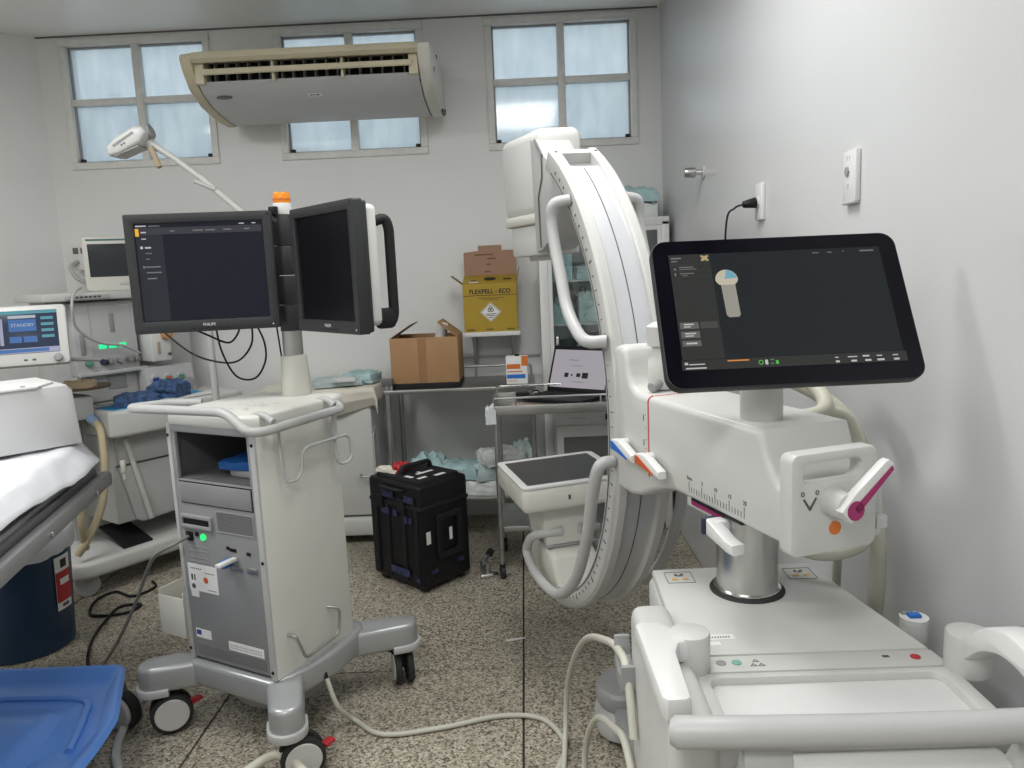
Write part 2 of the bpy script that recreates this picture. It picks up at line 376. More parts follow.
for n, (x0, x1) in enumerate(wins):
    r = bpy.data.objects.new('window_%d' % (n+1), None); COL.objects.link(r); r.location = ((x0+x1)/2, Y_B, WZ0); r['kind'] = 'structure'
    r['label'] = ['four-pane window above the patient monitor', 'four-pane window behind the air conditioner', 'four-pane window above the x-ray tube head'][n]
    W, H = x1-x0, WZ1-WZ0
    f = B(); t = 0.040
    for a, b_, c0, c1 in ((-W/2, W/2, 0, t), (-W/2, W/2, H-t, H), (-W/2, -W/2+t, t, H-t), (W/2-t, W/2, t, H-t)): f.bb(a, b_, -0.012, 0.06, c0, c1, 0.004)
    part('window_frame', f, 'frame_alu', r)
    f2 = B(); u = 0.008
    for a, b_, c0, c1 in ((-W/2+t, W/2-t, t, t+u), (-W/2+t, W/2-t, H-t-u, H-t), (-W/2+t, -W/2+t+u, t, H-t), (W/2-t-u, W/2-t, t, H-t)): f2.bb(a, b_, 0.02, 0.055, c0, c1, 0.002)
    part('window_sash', f2, 'grey_mid', r)
    part('mullion', B().bb(-0.021, 0.021, 0.0, 0.055, t, H-t, 0.004), 'frame_alu', r)
    for sx in (-1, 1):
        tx0, tx1 = (-W/2+t, -0.021) if sx < 0 else (0.021, W/2-t)
        part('transom', B().bb(tx0, tx1, 0.0, 0.055, H*0.52-0.018, H*0.52+0.018, 0.004), 'frame_alu', r)
        for z0, z1 in ((t, H*0.52-0.018), (H*0.52+0.018, H-t)):
            part('pane', B().bb(tx0, tx1, 0.036, 0.040, z0, z1), 'window_glass', r)
        part('sash_corner', B().bb(sx*(W/2-t-0.02)-0.012, sx*(W/2-t-0.02)+0.012, 0.005, 0.03, t+0.004, t+0.022, 0.003), 'black', r)
# outdoors seen through the glass
ow = B(); ow.bb(-7, 4, 6.8, 7.0, -0.5, 3.05); tag(part('neighbour_wall', ow, 'wall', None), 'pale rendered wall of the building outside the windows', 'wall')
gr = B(); gr.bb(-8, 5, 4.85, 6.8, -0.6, -0.5); struct('ground_outside', gr, 'joint')
mat('pipe_white', (0.85, 0.87, 0.88), 0.5)
single('drain_pipe', B().cyl((0, 0, 0), (0, 0, 3.6), 0.05, seg=20), 'pipe_white', 'white vertical drain pipe outside the window above patient monitor', 'pipe', (-3.36, 6.7, -0.5))
lv = thing('louvre_vent', 'white slatted vent outside the window behind x-ray tube', 'vent', (0.085, 6.78, 2.50))
part('backing', B().bb(-0.11, 0.11, -0.02, 0.0, 0, 0.24), 'pipe_white', lv)
for i in range(5): part('slat', B().bb(-0.10+i*0.042, -0.075+i*0.042, -0.04, -0.02, 0.005, 0.235, 0.003), 'white_bright', lv)
single('awning', B().prism([(-0.28, 0), (0.12, 0), (-0.02, 0.16), (-0.28, 0.18)], -0.35, 0, 'y'), 'pipe_white', 'white sloped awning outside the window behind air conditioner', 'awning', (-1.82, 6.78, 2.55))
# ceiling lamps (above and behind the camera)
for i, (x, y, lab) in enumerate([(0.05, 2.05, 'fluorescent ceiling light above the monitor cart'), (-2.2, 1.9, 'fluorescent ceiling light above the stretcher'), (-0.6, -0.35, 'fluorescent ceiling light near the wall opposite the windows'), (-2.9, -1.2, 'fluorescent ceiling light in the far front corner')]):
    t = thing('ceiling_light', lab, 'light', (x, y, Z_C), 90 if i == 0 else 0, 'fluorescent ceiling lights')
    part('housing', B().bb(-0.62, 0.62, -0.32, 0.32, -0.06, 0.0, 0.008), 'white_bright', t)
    part('diffuser', B().bb(-0.59, 0.59, -0.29, 0.29, -0.066, -0.0605, 0.002), mat('lamp_glow%d' % i, (0.8, 0.8, 0.8), 0.5, emit=(1, 0.97, 0.92), estr=2.0), t)
    ld = bpy.data.lights.new('lamp_tube', 'AREA'); ld.shape = 'RECTANGLE'; ld.size = 1.18; ld.size_y = 0.58; ld.energy = LAMP_POWER*(0.76, 1.32, 1.15, 1.0)[i]; ld.color = (0.985, 1.0, 0.985)
    lo = bpy.data.objects.new('lamp_tube', ld); COL.objects.link(lo); lo.parent = t; lo.location = (0, 0, -0.075)
def _ring(s, outer, inner, a, b, axis='y', bev=0.0, M=None):
    t = bmesh.new(); n = len(outer)
    def P(u, v, h): return {'y': (u, h, v), 'x': (h, u, v), 'z': (u, v, h)}[axis]
    oa = [t.verts.new(P(u, v, a)) for u, v in outer]; ob = [t.verts.new(P(u, v, b)) for u, v in outer]
    ia = [t.verts.new(P(u, v, a)) for u, v in inner]; ib = [t.verts.new(P(u, v, b)) for u, v in inner]
    for i in range(n):
        k = (i+1) % n
        t.faces.new((oa[i], oa[k], ia[k], ia[i])); t.faces.new((ob[i], ib[i], ib[k], ob[k]))
        t.faces.new((oa[i], ob[i], ob[k], oa[k])); t.faces.new((ia[i], ia[k], ib[k], ib[i]))
    bmesh.ops.recalc_face_normals(t, faces=t.faces)
    if bev:
        es = []
        for L in (oa, ob, ia, ib):
            for i in range(n):
                e = t.edges.get((L[i], L[(i+1) % n]))
                if e: es.append(e)
        bmesh.ops.bevel(t, geom=es, offset=bev, segments=2, affect='EDGES', profile=0.5)
    return s._merge(t, M)
B.ring = _ring
def wheel(b, c, ax, r, w, seg=28):
    c = Vector(c); ax = Vector(ax).normalized()
    return b.cyl(c-ax*w/2, c+ax*w/2, r, seg=seg, bev=min(w*0.3, r*0.15))

# ================================================================== C-ARM X-RAY MACHINE
CO = V(0.45, 1.40, 0)
ca = thing('c_arm_xray_machine', 'white mobile c-arm x-ray machine with tilted touchscreen on its arm', 'x-ray machine', CO)
WR = Matrix.Translation(-CO)
ARM = WR @ TR(0.45, 1.57, 0, 19)
GAN = WR @ TR(0.088, 2.72, 1.126, 15.26, 0, -1.48)
# --- base and console
base = part('base', B().prism([(0.275, 1.66), (0.62, 1.67), (0.685, 1.08), (0.27, 1.08)], 0.10, 0.64, 'z', 0.02), 'white', ca, WR)
part('console_shell', B().prism([(0.262, 1.70), (0.632, 1.71), (0.70, 1.30), (0.705, 1.05), (0.25, 1.05), (0.25, 1.30)], 0.60, 0.786, 'z', 0.018), 'white', ca, WR)
tc_ = part('top_cover', B().prism([(0.268, 1.695), (0.626, 1.705), (0.695, 1.296), (0.256, 1.296)], 0.780, 0.803, 'z', 0.008), 'white', ca, WR)
bs = part('button_strip', B().prism([(0.256, 1.292), (0.695, 1.292), (0.699, 1.238), (0.255, 1.238)], 0.780, 0.8015, 'z', 0.003), 'white', ca, WR)
part('tray_rim', B().ring(rrect(0.256, 0.70, 1.055, 1.234, 0.012), rrect(0.285, 0.672, 1.075, 1.218, 0.02), 0.780, 0.802, 'z', 0.004), 'white', ca, WR)
part('tray_floor', B().prism(rrect(0.28, 0.68, 1.07, 1.222, 0.01), 0.783, 0.788, 'z'), 'white_bright', ca, WR)
for x, m in ((0.318, 'grey_mid'), (0.345, None), (0.655, 'red')):
    if m is None: m = mat('button_green', (0.20, 0.42, 0.36), 0.5)
    part('button', B().cyl((x, 1.266, 0.800), (x, 1.266, 0.8035), 0.0085, seg=20, bev=0.001), m, bs, WR)
sy = B()
for dx, dy in ((0.372, 1.256), (0.386, 1.256), (0.379, 1.270)):
    sy.ring([(dx+math.cos(rad(90+120*k))*0.0075, dy+math.sin(rad(90+120*k))*0.0065) for k in range(3)], [(dx+math.cos(rad(90+120*k))*0.0045, dy+math.sin(rad(90+120*k))*0.0038) for k in range(3)], 0.8016, 0.8020, 'z')
part('symbol', sy, 'print_dark', bs, WR)['kind'] = 'stuff'
part('symbol', B().bb(0.60, 0.612, 1.268, 1.275, 0.8016, 0.802), 'print_dark', bs, WR)
st = B(); st.bb(0.302, 0.366, 1.348, 1.368, 0.8032, 0.8037); st.bb(0.302, 0.334, 1.326, 1.340, 0.8032, 0.8037); part('sticker', st, 'paper', tc_, WR)
st = B()
for k in range(10): st.bb(0.309+k*0.005, 0.3115+k*0.005, 1.354, 1.360, 0.8038, 0.8040)
part('fine_print', st, 'print_dark', tc_, WR)['kind'] = 'stuff'
part('warning_sign', B().bb(0.278, 0.304, 1.376, 1.396, 0.8032, 0.8038), 'print_black', tc_, WR)
ws = B(); ws.bb(0.282, 0.290, 1.380, 1.392, 0.8039, 0.8041); ws.bb(0.292, 0.300, 1.380, 1.392, 0.8039, 0.8041); part('warning_mark', ws, 'paper', tc_, WR)
for x0 in (0.29, 0.556):
    M = WR @ Matrix.Translation((x0, 1.61, 0.8034))
    ob = B(); ob.ring(rrect(0, 0.06, 0, 0.06, 0.002), rrect(0.0012, 0.0588, 0.0012, 0.0588, 0.0015), 0, 0.0006, 'z'); part('decal_border', ob, 'grey_dark', tc_, M)
    ob = B()
    for dx in (0.018, 0.042):
        ob.poly([(dx-0.008, 0.016), (dx+0.008, 0.016), (dx+0.004, 0.026), (dx-0.004, 0.026)], 0.0008)
    part('decal_arrow', ob, mat('decal_amber', (0.72, 0.42, 0.08), 0.5), tc_, M)
    ob = B(); ob.quads([(0.021, 0.038, 0.027, 0.048), (0.034, 0.038, 0.040, 0.048), (0.027, 0.035, 0.034, 0.040)], 0.0008); part('decal_mark', ob, 'print_dark', tc_, M)
part('side_fender', B().bb(0.186, 0.264, 1.04, 1.47, 0.16, 0.826, 0.022, seg=3), 'white', ca, WR)
part('side_fender', B().bb(0.690, 0.760, 1.00, 1.20, 0.16, 0.70, 0.03, seg=3), 'white', ca, WR)
lev = B().prism([(0.172, 1.29), (0.182, 1.302), (0.215, 1.300), (0.232, 1.278), (0.262, 1.285), (0.262, 1.225), (0.236, 1.22), (0.226, 1.19), (0.222, 1.055), (0.212, 1.048), (0.186, 1.048), (0.178, 1.058)], 0.828, 0.868, 'z', 0.007)
lp_ = part('steering_lever', lev, 'white_bright', ca, WR)
part('lever_pivot', B().cyl((0.262, 1.255, 0.795), (0.262, 1.255, 0.870), 0.034, seg=28, bev=0.005), 'white', lp_, WR)
rp = fillet([(1.245, 0.866, 0), (1.20, 0.868, 0), (1.15, 0.915, 0), (1.09, 0.935, 0), (0.99, 0.915, 0), (0.96, 0.905, 0)], 0.04, 5)
up_ = [(p.x, p.y) for p in rp]; dn_ = [(p.x, p.y-0.042) for p in rp][::-1]
lp2 = part('brake_lever', B().prism(up_+dn_, 0.695, 0.748, 'x', 0.008), 'white_bright', ca, WR)
part('lever_pivot', B().cyl((0.722, 1.225, 0.795), (0.722, 1.225, 0.868), 0.037, seg=28, bev=0.006), 'white', lp2, WR)
hb = part('push_handle', B().tube([V(0.180, 1.002, 0.847), V(0.188, 1.0, 0.847), V(0.30, 0.994, 0.847), V(0.45, 0.990, 0.847), V(0.60, 0.990, 0.847), V(0.77, 0.994, 0.847)], [0.016, 0.0225, 0.0225, 0.0225, 0.0225, 0.0225], 20), 'grey_light', ca, WR)
for x in (0.315, 0.70): part('handle_post', B().prism([(1.00, 0.835), (0.985, 0.80), (1.01, 0.62), (1.07, 0.60), (1.07, 0.70), (1.02, 0.80)], x-0.035, x+0.035, 'x', 0.006), 'grey_light', hb, WR)
part('front_panel', B().bb(0.345, 0.675, 1.005, 1.06, 0.25, 0.775, 0.012), 'white', ca, WR)
part('cable_hook', B().prism([(1.40, 0.675), (1.40, 0.725), (1.41, 0.725), (1.415, 0.70), (1.455, 0.69), (1.50, 0.70), (1.51, 0.735), (1.52, 0.735), (1.52, 0.675), (1.49, 0.655), (1.43, 0.655)], 0.158, 0.19, 'x', 0.003), 'grey_mid', ca, WR)
for sx, x0 in ((-1, 0.36), (1, 0.60)):
    xe = 0.255 if sx < 0 else 0.66
    lg = part('front_leg', B().prism([(x0-0.05, 1.60), (x0+0.05, 1.60), (xe+0.04, 2.28), (xe-0.04, 2.28)], 0.06, 0.15, 'z', 0.015), 'silver_paint', ca, WR)
    M = WR @ Matrix.Translation((xe, 2.29, 0)) @ Matrix.Diagonal((1, 1.25, 1, 1))
    part('foot_cover', B().lathe([(0.05, 0.03), (0.078, 0.035), (0.085, 0.06), (0.083, 0.10), (0.070, 0.125), (0.03, 0.128)], 28, M), 'tube_grey', lg)
    part('foot_cap', B().lathe([(0.05, 0.120), (0.072, 0.125), (0.078, 0.14), (0.076, 0.175), (0.068, 0.185), (0.02, 0.188)], 28, M), 'grey_mid', lg)
    part('wheel', wheel(B(), (xe, 2.29, 0.035), (1, 0, 0), 0.035, 0.05), 'rubber', lg, WR)
    part('wheel', wheel(B(), (0.30 if sx < 0 else 0.65, 1.15, 0.06), (1, 0, 0), 0.06, 0.04), 'rubber', base, WR)
# --- lifting column
col = part('lifting_column', B().cyl((0, 0, 0.80), (0, 0, 0.975), 0.063, seg=40), 'steel', ca, ARM)
part('column_seal', B().lathe([(0.062, 0.801), (0.077, 0.801), (0.078, 0.805), (0.075, 0.809), (0.062, 0.809)], 40), 'rubber', col, ARM)
part('column_collar', B().lathe([(0.062, 0.808), (0.0695, 0.808), (0.0695, 0.813), (0.062, 0.815)], 40), 'chrome', col, ARM)
# --- horizontal arm
prof = [(-0.185, 1.195), (-0.192, 1.178), (-0.203, 1.150), (-0.218, 1.125), (-0.238, 1.108), (-0.260, 1.100), (-0.276, 1.098), (-0.276, 1.0), (0.12, 1.0), (0.17, 0.99), (0.22, 0.972), (0.28, 0.945), (0.33, 0.935), (0.405, 0.935),
        (0.412, 1.285), (0.402, 1.298), (0.385, 1.303), (0.362, 1.300), (0.350, 1.288), (0.342, 1.262), (0.335, 1.235), (0.322, 1.212), (0.300, 1.199), (0.275, 1.195)]
arm = part('arm', B().prism(prof, -0.105, 0.095, 'x', 0.014, seg=3), 'white', ca, ARM, ang=50)
part('arm_slide', B().bb(-0.092, 0.082, -0.085, 0.09, 0.975, 1.004, 0.006), 'white', arm, ARM)
part('slide_stripe', B().bb(-0.0985, -0.088, -0.055, 0.06, 0.986, 1.001, 0.002), 'magenta', arm, ARM)
part('slide_gap', B().bb(-0.1035, -0.094, -0.13, 0.05, 0.999, 1.004), 'black', arm, ARM)
part('end_plate', B().ring(rrect(-0.128, 0.048, 0.998, 1.176, 0.015), rrect(-0.104, 0.016, 1.122, 1.158, 0.014), -0.306, -0.272, 'y', 0.005), 'white', arm, ARM)
part('plate_bracket', B().bb(0.055, 0.080, -0.300, -0.280, 1.02, 1.045, 0.004), 'white', arm, ARM)
kn = part('brake_knob', B().cyl((-0.045, -0.300, 1.088), (-0.045, -0.345, 1.088), 0.025, 0.023, seg=28, bev=0.004), 'white', ca, ARM)
Lk = FRM((-0.045, -0.345, 1.088), (0.075, 0, 0.068), (-0.068, 0, 0.075))
part('lever', B().prism([(-0.02, -0.015), (0.02, -0.014), (0.095, -0.010), (0.105, -0.003), (0.102, 0.010), (0.095, 0.013), (0.02, 0.018), (-0.02, 0.015)], -0.006, 0.012, 'z', 0.003, M=Lk), 'white_bright', kn, ARM)
lg = B(); lg.cyl((0, -0.003, 0.012), (0, -0.003, 0.0135), 0.0165, seg=24, M=Lk); lg.prism([(0.0, -0.011), (0.096, -0.008), (0.098, -0.001), (0.0, 0.003)], 0.012, 0.0135, 'z', M=Lk)
part('lever_stripe', lg, 'magenta', kn, ARM)
part('orange_dot', B().cyl((-0.040, -0.3055, 1.041), (-0.040, -0.3075, 1.041), 0.0120, seg=24), 'orange', arm, ARM)
mk = FRM((-0.092, -0.3065, 1.088), (1, 0, 0), (0, 0, 1))
mb = B(); mb.prism([(-0.014, 0.010), (-0.011, 0.012), (0.0, -0.004), (0.011, 0.012), (0.014, 0.010), (0.001, -0.010), (-0.001, -0.010)], 0, 0.0005, 'z', M=mk); mb.ring(rrect(-0.018, -0.011, 0.016, 0.024, 0.003, 3), rrect(-0.0165, -0.0125, 0.0175, 0.0225, 0.0015, 3), 0, 0.0005, 'z', M=mk); mb.ring(rrect(0.011, 0.018, 0.016, 0.024, 0.003, 3), rrect(0.0125, 0.0165, 0.0175, 0.0225, 0.0015, 3), 0, 0.0005, 'z', M=mk)
part('lever_mark', mb, 'print_dark', arm, ARM)
# printed scale on the arm side (faces local -x)
tk = B()
for k in range(21):
    y = 0.055-k*0.0098; h = 0.022 if k % 5 == 0 else 0.012
    tk.bb(-0.1056, -0.1045, y-0.0007, y+0.0007, 1.016, 1.016+h)
part('scale_mark', tk, 'print_dark', arm, ARM)['kind'] = 'stuff'
for k, s in ((0, '0cm'), (5, '5'), (10, '10'), (15, '15'), (20, '20')):
    text('lettering', s, 0.012, 'print_dark', arm, ARM @ FRM((-0.1054, 0.053-k*0.0098, 1.046), (0, -1, 0), (0, 0, 1)))
rl = B(); rl.bb(-0.1062, -0.1040, 0.229, 0.234, 1.005, 1.183); rl.bb(-0.092, 0.080, 0.229, 0.234, 1.194, 1.1958)
rl.tube([V(-0.1058, 0.2315, 1.181), V(-0.104, 0.2315, 1.188), V(-0.099, 0.2315, 1.1935), V(-0.092, 0.2315, 1.1955)], 0.0022, 8)
part('red_line', rl, 'red_line', arm, ARM)
sm = B()
for z in (1.02, 1.03, 1.04, 1.05, 1.07, 1.09, 1.12, 1.15): sm.bb(-0.1056, -0.1045, 0.243, 0.248, z, z+0.0012)
sm.bb(-0.1056, -0.1045, 0.254, 0.257, 1.135, 1.15); sm.bb(-0.1056, -0.1045, 0.254, 0.257, 1.075, 1.09)
part('angle_mark', sm, 'print_dark', arm, ARM)['kind'] = 'stuff'
def lever(y, z, cm, lab):
    o = part('brake_lever', B().cyl((-0.10, y, z), (-0.125, y, z), 0.014, seg=20, bev=0.002).prism([(y+0.022, z-0.012), (y+0.024, z+0.010), (y-0.015, z+0.014), (y-0.085, z-0.010), (y-0.087, z-0.026), (y-0.02, z-0.018)], -0.138, -0.116, 'x', 0.004), 'white_bright', ca, ARM, lab)
    part('lever_stripe', B().prism([(y+0.023, z-0.013), (y+0.0245, z+0.006), (y+0.010, z+0.006), (y-0.060, z-0.018), (y-0.062, z-0.024), (y-0.02, z-0.017)], -0.1395, -0.1375, 'x'), cm, o, ARM)
lever(0.345, 1.062, 'blue_lever', 'white lever with blue stripe'); lever(0.215, 1.054, 'orange_red', 'white lever with orange stripe')
o = part('brake_lever', B().bb(-0.130, -0.095, -0.085, -0.05, 0.962, 0.995, 0.008).prism([(-0.065, 0.998), (-0.13, 0.975), (-0.155, 0.972), (-0.155, 0.952), (-0.135, 0.952), (-0.065, 0.966)], -0.142, -0.112, 'x', 0.005), 'white_bright', ca, ARM, 'white lever with dark end below the arm')
part('lever_grip', B().bb(-0.143, -0.112, -0.062, -0.048, 0.962, 0.998, 0.005), mat('navy', (0.02, 0.025, 0.06), 0.5), o, ARM)
# --- C shaped gantry
def arcP(r, th, b): return V(b, -r*math.cos(rad(th)), r*math.sin(rad(th)))
def sweep(section, t0, t1, n):
    return B().rings([[arcP(r, t0+(t1-t0)*i/n, b) for b, r in section] for i in range(n+1)])
gan = part('gantry_band', sweep([(-0.048, 0.755), (0.048, 0.755), (0.048, 0.786), (-0.048, 0.786)], -99, 57, 72), 'silver_band', ca, GAN)
part('band_seam', sweep([(-0.0012, 0.786), (0.0012, 0.786), (0.0012, 0.7872), (-0.0012, 0.7872)], -98, 56, 72), 'print_dark', gan, GAN)
for s in (-1, 1):
    sec = [(s*0.046, 0.745), (s*0.046, 0.798), (s*0.050, 0.803), (s*0.070, 0.803), (s*0.078, 0.796), (s*0.082, 0.742), (s*0.078, 0.736), (s*0.052, 0.738)]
    rail = part('gantry_rail', sweep(sec, -104, 64, 84), 'white', gan, GAN)
    part('rail_groove', sweep([(s*0.0800, 0.748), (s*0.0828, 0.748), (s*0.0828, 0.752), (s*0.0800, 0.752)], -95, 60, 70), 'grey_dark', gan, GAN)
    m_ = B()
    for k in range(-90, 58, 3):
        L = 0.016 if k % 15 == 0 else 0.009
        m_.rings([[arcP(r, k+dt, s*0.0826) for r, dt in ((0.762, -0.035), (0.762+L, -0.035), (0.762+L, 0.035), (0.762, 0.035))], [arcP(r, k+dt, s*0.0785) for r, dt in ((0.762, -0.035), (0.762+L, -0.035), (0.762+L, 0.035), (0.762, 0.035))]])
    part('scale_mark', m_, 'print_dark', gan, GAN)['kind'] = 'stuff'
    hp = [(0.080, 0.768, 46.5), (0.124, 0.755, 46.5), (0.130, 0.715, 44.5), (0.130, 0.682, 39.5), (0.130, 0.665, 32), (0.134, 0.668, 24), (0.134, 0.71, 17.5), (0.130, 0.77, 14), (0.085, 0.79, 13.5)]
    part('grab_handle', B().tube(spline([arcP(r, th, s*b) for b, r, th in hp], 7), 0.0165, 14), 'tube_grey', gan, GAN)
    hp = [(0.085, 0.785, -9.5), (0.125, 0.79, -10), (0.134, 0.772, -17), (0.134, 0.766, -29), (0.134, 0.766, -45), (0.134, 0.75, -62), (0.134, 0.705, -80), (0.134, 0.655, -91), (0.128, 0.60, -89), (0.115, 0.572, -85), (0.08, 0.560, -81), (0.03, 0.555, -79)]
    part('grab_handle', B().tube(spline([arcP(r, th, s*b) for b, r, th in hp], 7), 0.0165, 14), 'tube_grey', gan, GAN)
part('end_cap', sweep([(-0.05, 0.740), (0.05, 0.740), (0.05, 0.768), (-0.05, 0.768)], 56, 63, 4), 'grey_mid', gan, GAN)
part('end_stop', sweep([(-0.05, 0.740), (0.05, 0.740), (0.05, 0.799), (-0.05, 0.799)], 61.8, 64, 2), 'white', gan, GAN)
for b_ in (-0.062, 0.062): part('screw', B().cyl(arcP(0.800, 62, b_), arcP(0.8045, 62, b_), 0.005, seg=12), 'grey_dark', gan, GAN)
# --- tube head
def TUBE_PLAN(k): return [(0.0+k*(x-0.0), 0.05+k*(y-0.05)) for x, y in [(-0.05, -0.15), (-0.04, -0.16), (0.085, -0.16), (0.10, -0.145), (0.105, 0.10), (0.07, 0.17), (-0.05, 0.19), (-0.085, 0.17), (-0.092, 0.14)]]
tube = part('x_ray_tube_housing', B().prism(TUBE_PLAN(1.0), 0.545, 0.822, 'z', 0.035, seg=4), 'white', ca, GAN, ang=60)
part('housing_lip', B().prism(TUBE_PLAN(1.04), 0.520, 0.556, 'z', 0.010), 'cream', tube, GAN)
part('collimator', B().prism(TUBE_PLAN(0.86), 0.415, 0.522, 'z', 0.010), 'white', tube, GAN)
part('collimator_port', B().bb(-0.03, 0.05, -0.02, 0.10, 0.398, 0.418, 0.006), 'cream', tube, GAN)
mt = part('tube_mount', B().prism([(-0.40, 0.58), (-0.36, 0.655), (-0.30, 0.69), (-0.225, 0.725), (-0.155, 0.78), (-0.10, 0.79), (-0.10, 0.425), (-0.165, 0.43), (-0.25, 0.46), (-0.33, 0.52)], -0.060, 0.060, 'x', 0.008), 'grey_light', ca, GAN)
part('mount_edge', B().tube([V(-0.061, -0.165, 0.44), V(-0.061, -0.17, 0.60), V(-0.061, -0.22, 0.655), V(-0.061, -0.23, 0.722), V(-0.061, -0.16, 0.778)], 0.004, 8), 'grey_dark', mt, GAN)
# --- detector
det = part('flat_detector', B().box((0.008, 0.012, -0.402), (0.385, 0.385, 0.092), 0.022, seg=3), 'cream', ca, GAN)
part('detector_rim', B().ring(rrect(-0.184, 0.200, -0.180, 0.204, 0.022), rrect(-0.158, 0.174, -0.154, 0.178, 0.008), -0.362, -0.352, 'z', 0.003), 'white_bright', det, GAN)
part('detector_panel', B().prism(rrect(-0.160, 0.176, -0.156, 0.180, 0.006), -0.362, -0.3545, 'z'), mat('detector_black', (0.035, 0.035, 0.036), 0.4, var=0.1), det, GAN)
for x, y in ((-0.02, -0.1815), (0.13, -0.1815)): part('detector_mark', B().bb(x-0.004, x+0.004, y-0.0015, y+0.001, -0.41, -0.395), 'print_dark', det, GAN)
part('detector_neck', B().prism([(-0.105, -0.445), (0.115, -0.445), (0.09, -0.60), (-0.085, -0.60)], -0.10, 0.13, 'y', 0.012), 'cream', det, GAN)
part('neck_seal', B().bb(-0.092, 0.097, -0.103, 0.133, -0.606, -0.598, 0.003), 'grey_mid', det, GAN)
part('detector_mount', B().prism([(-0.17, -0.72), (-0.15, -0.63), (-0.08, -0.604), (0.10, -0.604), (0.15, -0.64), (0.16, -0.74), (0.06, -0.775), (-0.08, -0.765)], -0.086, 0.086, 'x', 0.025, seg=3), 'cream', det, GAN)
# --- touchscreen
SC = WR @ TR(0.475, 1.42, 1.408, 2.7, -28)
ts = part('touchscreen', B().prism(rrect(-0.2325, 0.2325, -0.148, 0.148, 0.028, 7), 0.0, 0.024, 'y', 0.003), 'bezel', ca, SC)
part('screen_glass', B().prism(rrect(-0.2305, 0.2305, -0.146, 0.146, 0.027, 7), -0.001, 0.002, 'y'), 'bezel_glass', ts, SC)
part('back_shell', B().prism(rrect(-0.20, 0.20, -0.12, 0.12, 0.03, 6), 0.022, 0.052, 'y', 0.012), 'white', ts, SC)
SG = SC @ FRM((0, -0.0012, 0), (1, 0, 0), (0, 0, 1))
def g(name, rects, m, parent, F, z):
    if len(rects) < 7:
        for q_ in rects: part(name, B().quads([q_], z), m, parent, F)
    else: part(name, B().quads(rects, z), m, parent, F)['kind'] = 'stuff'
g('screen_image', [(-0.124, -0.094, 0.198, 0.117)], 'scr_touch', ts, SG, 0.0004)
g('screen_sidebar', [(-0.201, -0.094, -0.124, 0.117)], 'scr_touch_side', ts, SG, 0.0004)
g('screen_footer', [(-0.203, -0.114, 0.202, -0.0945)], 'scr_touch_side', ts, SG, 0.0004)
g('screen_heading', [(-0.2, 0.096, -0.125, 0.0965), (-0.2, 0.082, -0.125, 0.0825), (-0.2, 0.069, -0.125, 0.0695)], 'scr_btn_dim', ts, SG, 0.0008)
g('screen_text', [(-0.197, 0.108, -0.178, 0.111), (-0.197, 0.102, -0.186, 0.1045), (-0.184, 0.0895, -0.158, 0.0915), (-0.184, 0.0855, -0.152, 0.087), (-0.184, 0.0765, -0.158, 0.0785), (-0.180, 0.0725, -0.170, 0.074), (-0.194, 0.085, -0.190, 0.089), (-0.194, 0.073, -0.191, 0.079),
   (0.07, 0.108, 0.082, 0.110), (0.098, 0.108, 0.107, 0.110), (0.127, 0.109, 0.130, 0.111), (0.160, 0.108, 0.186, 0.111)], 'scr_text_dim', ts, SG, 0.0008)
g('screen_emblem', [(-0.141, 0.102, -0.127, 0.114)], 'scr_gold', ts, SG, 0.0008)
g('screen_emblem_mark', [(-0.137, 0.1125, -0.131, 0.114), (-0.137, 0.102, -0.131, 0.1035), (-0.141, 0.106, -0.139, 0.110), (-0.129, 0.106, -0.127, 0.110)], 'scr_touch_side', ts, SG, 0.0010)
g('screen_button', [(-0.197, -0.034, -0.163, -0.021), (-0.197, -0.052, -0.163, -0.039), (-0.197, -0.068, -0.163, -0.057)], 'scr_btn', ts, SG, 0.0008)
g('screen_button', [(-0.160, -0.034, -0.128, -0.021)], 'scr_btn_dim', ts, SG, 0.0008)
g('screen_text', [(-0.190, -0.0265, -0.172, -0.024), (-0.190, -0.031, -0.178, -0.029), (-0.190, -0.0445, -0.170, -0.042), (-0.190, -0.049, -0.174, -0.047), (-0.190, -0.064, -0.170, -0.061), (-0.198, -0.1035, -0.192, -0.099), (-0.190, -0.104, -0.162, -0.102), (-0.197, -0.1115, -0.160, -0.109),
   (0.072, -0.103, 0.078, -0.101), (0.072, -0.1115, 0.079, -0.108), (0.095, -0.103, 0.112, -0.101), (0.100, -0.1115, 0.110, -0.108), (0.122, -0.103, 0.134, -0.100), (0.125, -0.1115, 0.136, -0.108), (0.147, -0.103, 0.157, -0.101), (0.147, -0.1115, 0.160, -0.108), (0.176, -0.103, 0.186, -0.101), (0.177, -0.1115, 0.187, -0.108)], 'scr_text', ts, SG, 0.0010)
g('screen_warning', [(-0.121, -0.1, -0.082, -0.0975)], 'scr_orange', ts, SG, 0.0008)
gi = B(); gi.ring(arc_pts(-0.0615, -0.1045, 0.0045, 0, 360, 12)[:-1], arc_pts(-0.0615, -0.1045, 0.003, 0, 360, 12)[:-1], 0.0007, 0.0009, 'z'); gi.quads([(-0.044, -0.101, -0.038, -0.0998), (-0.044, -0.108, -0.038, -0.107), (-0.035, -0.109, -0.030, -0.102)], 0.0008)
part('screen_icon', gi, 'scr_green', ts, SG); g('screen_icon', [(-0.054, -0.109, -0.049, -0.1), ], 'scr_text', ts, SG, 0.0008)
pf = B(); pf.poly([(-0.109, -0.010), (-0.111, 0.052), (-0.0845, 0.052), (-0.0835, -0.010), (-0.087, -0.0145), (-0.105, -0.0145)], 0.0008); part('screen_figure_body', pf, 'scr_skin', ts, SG)
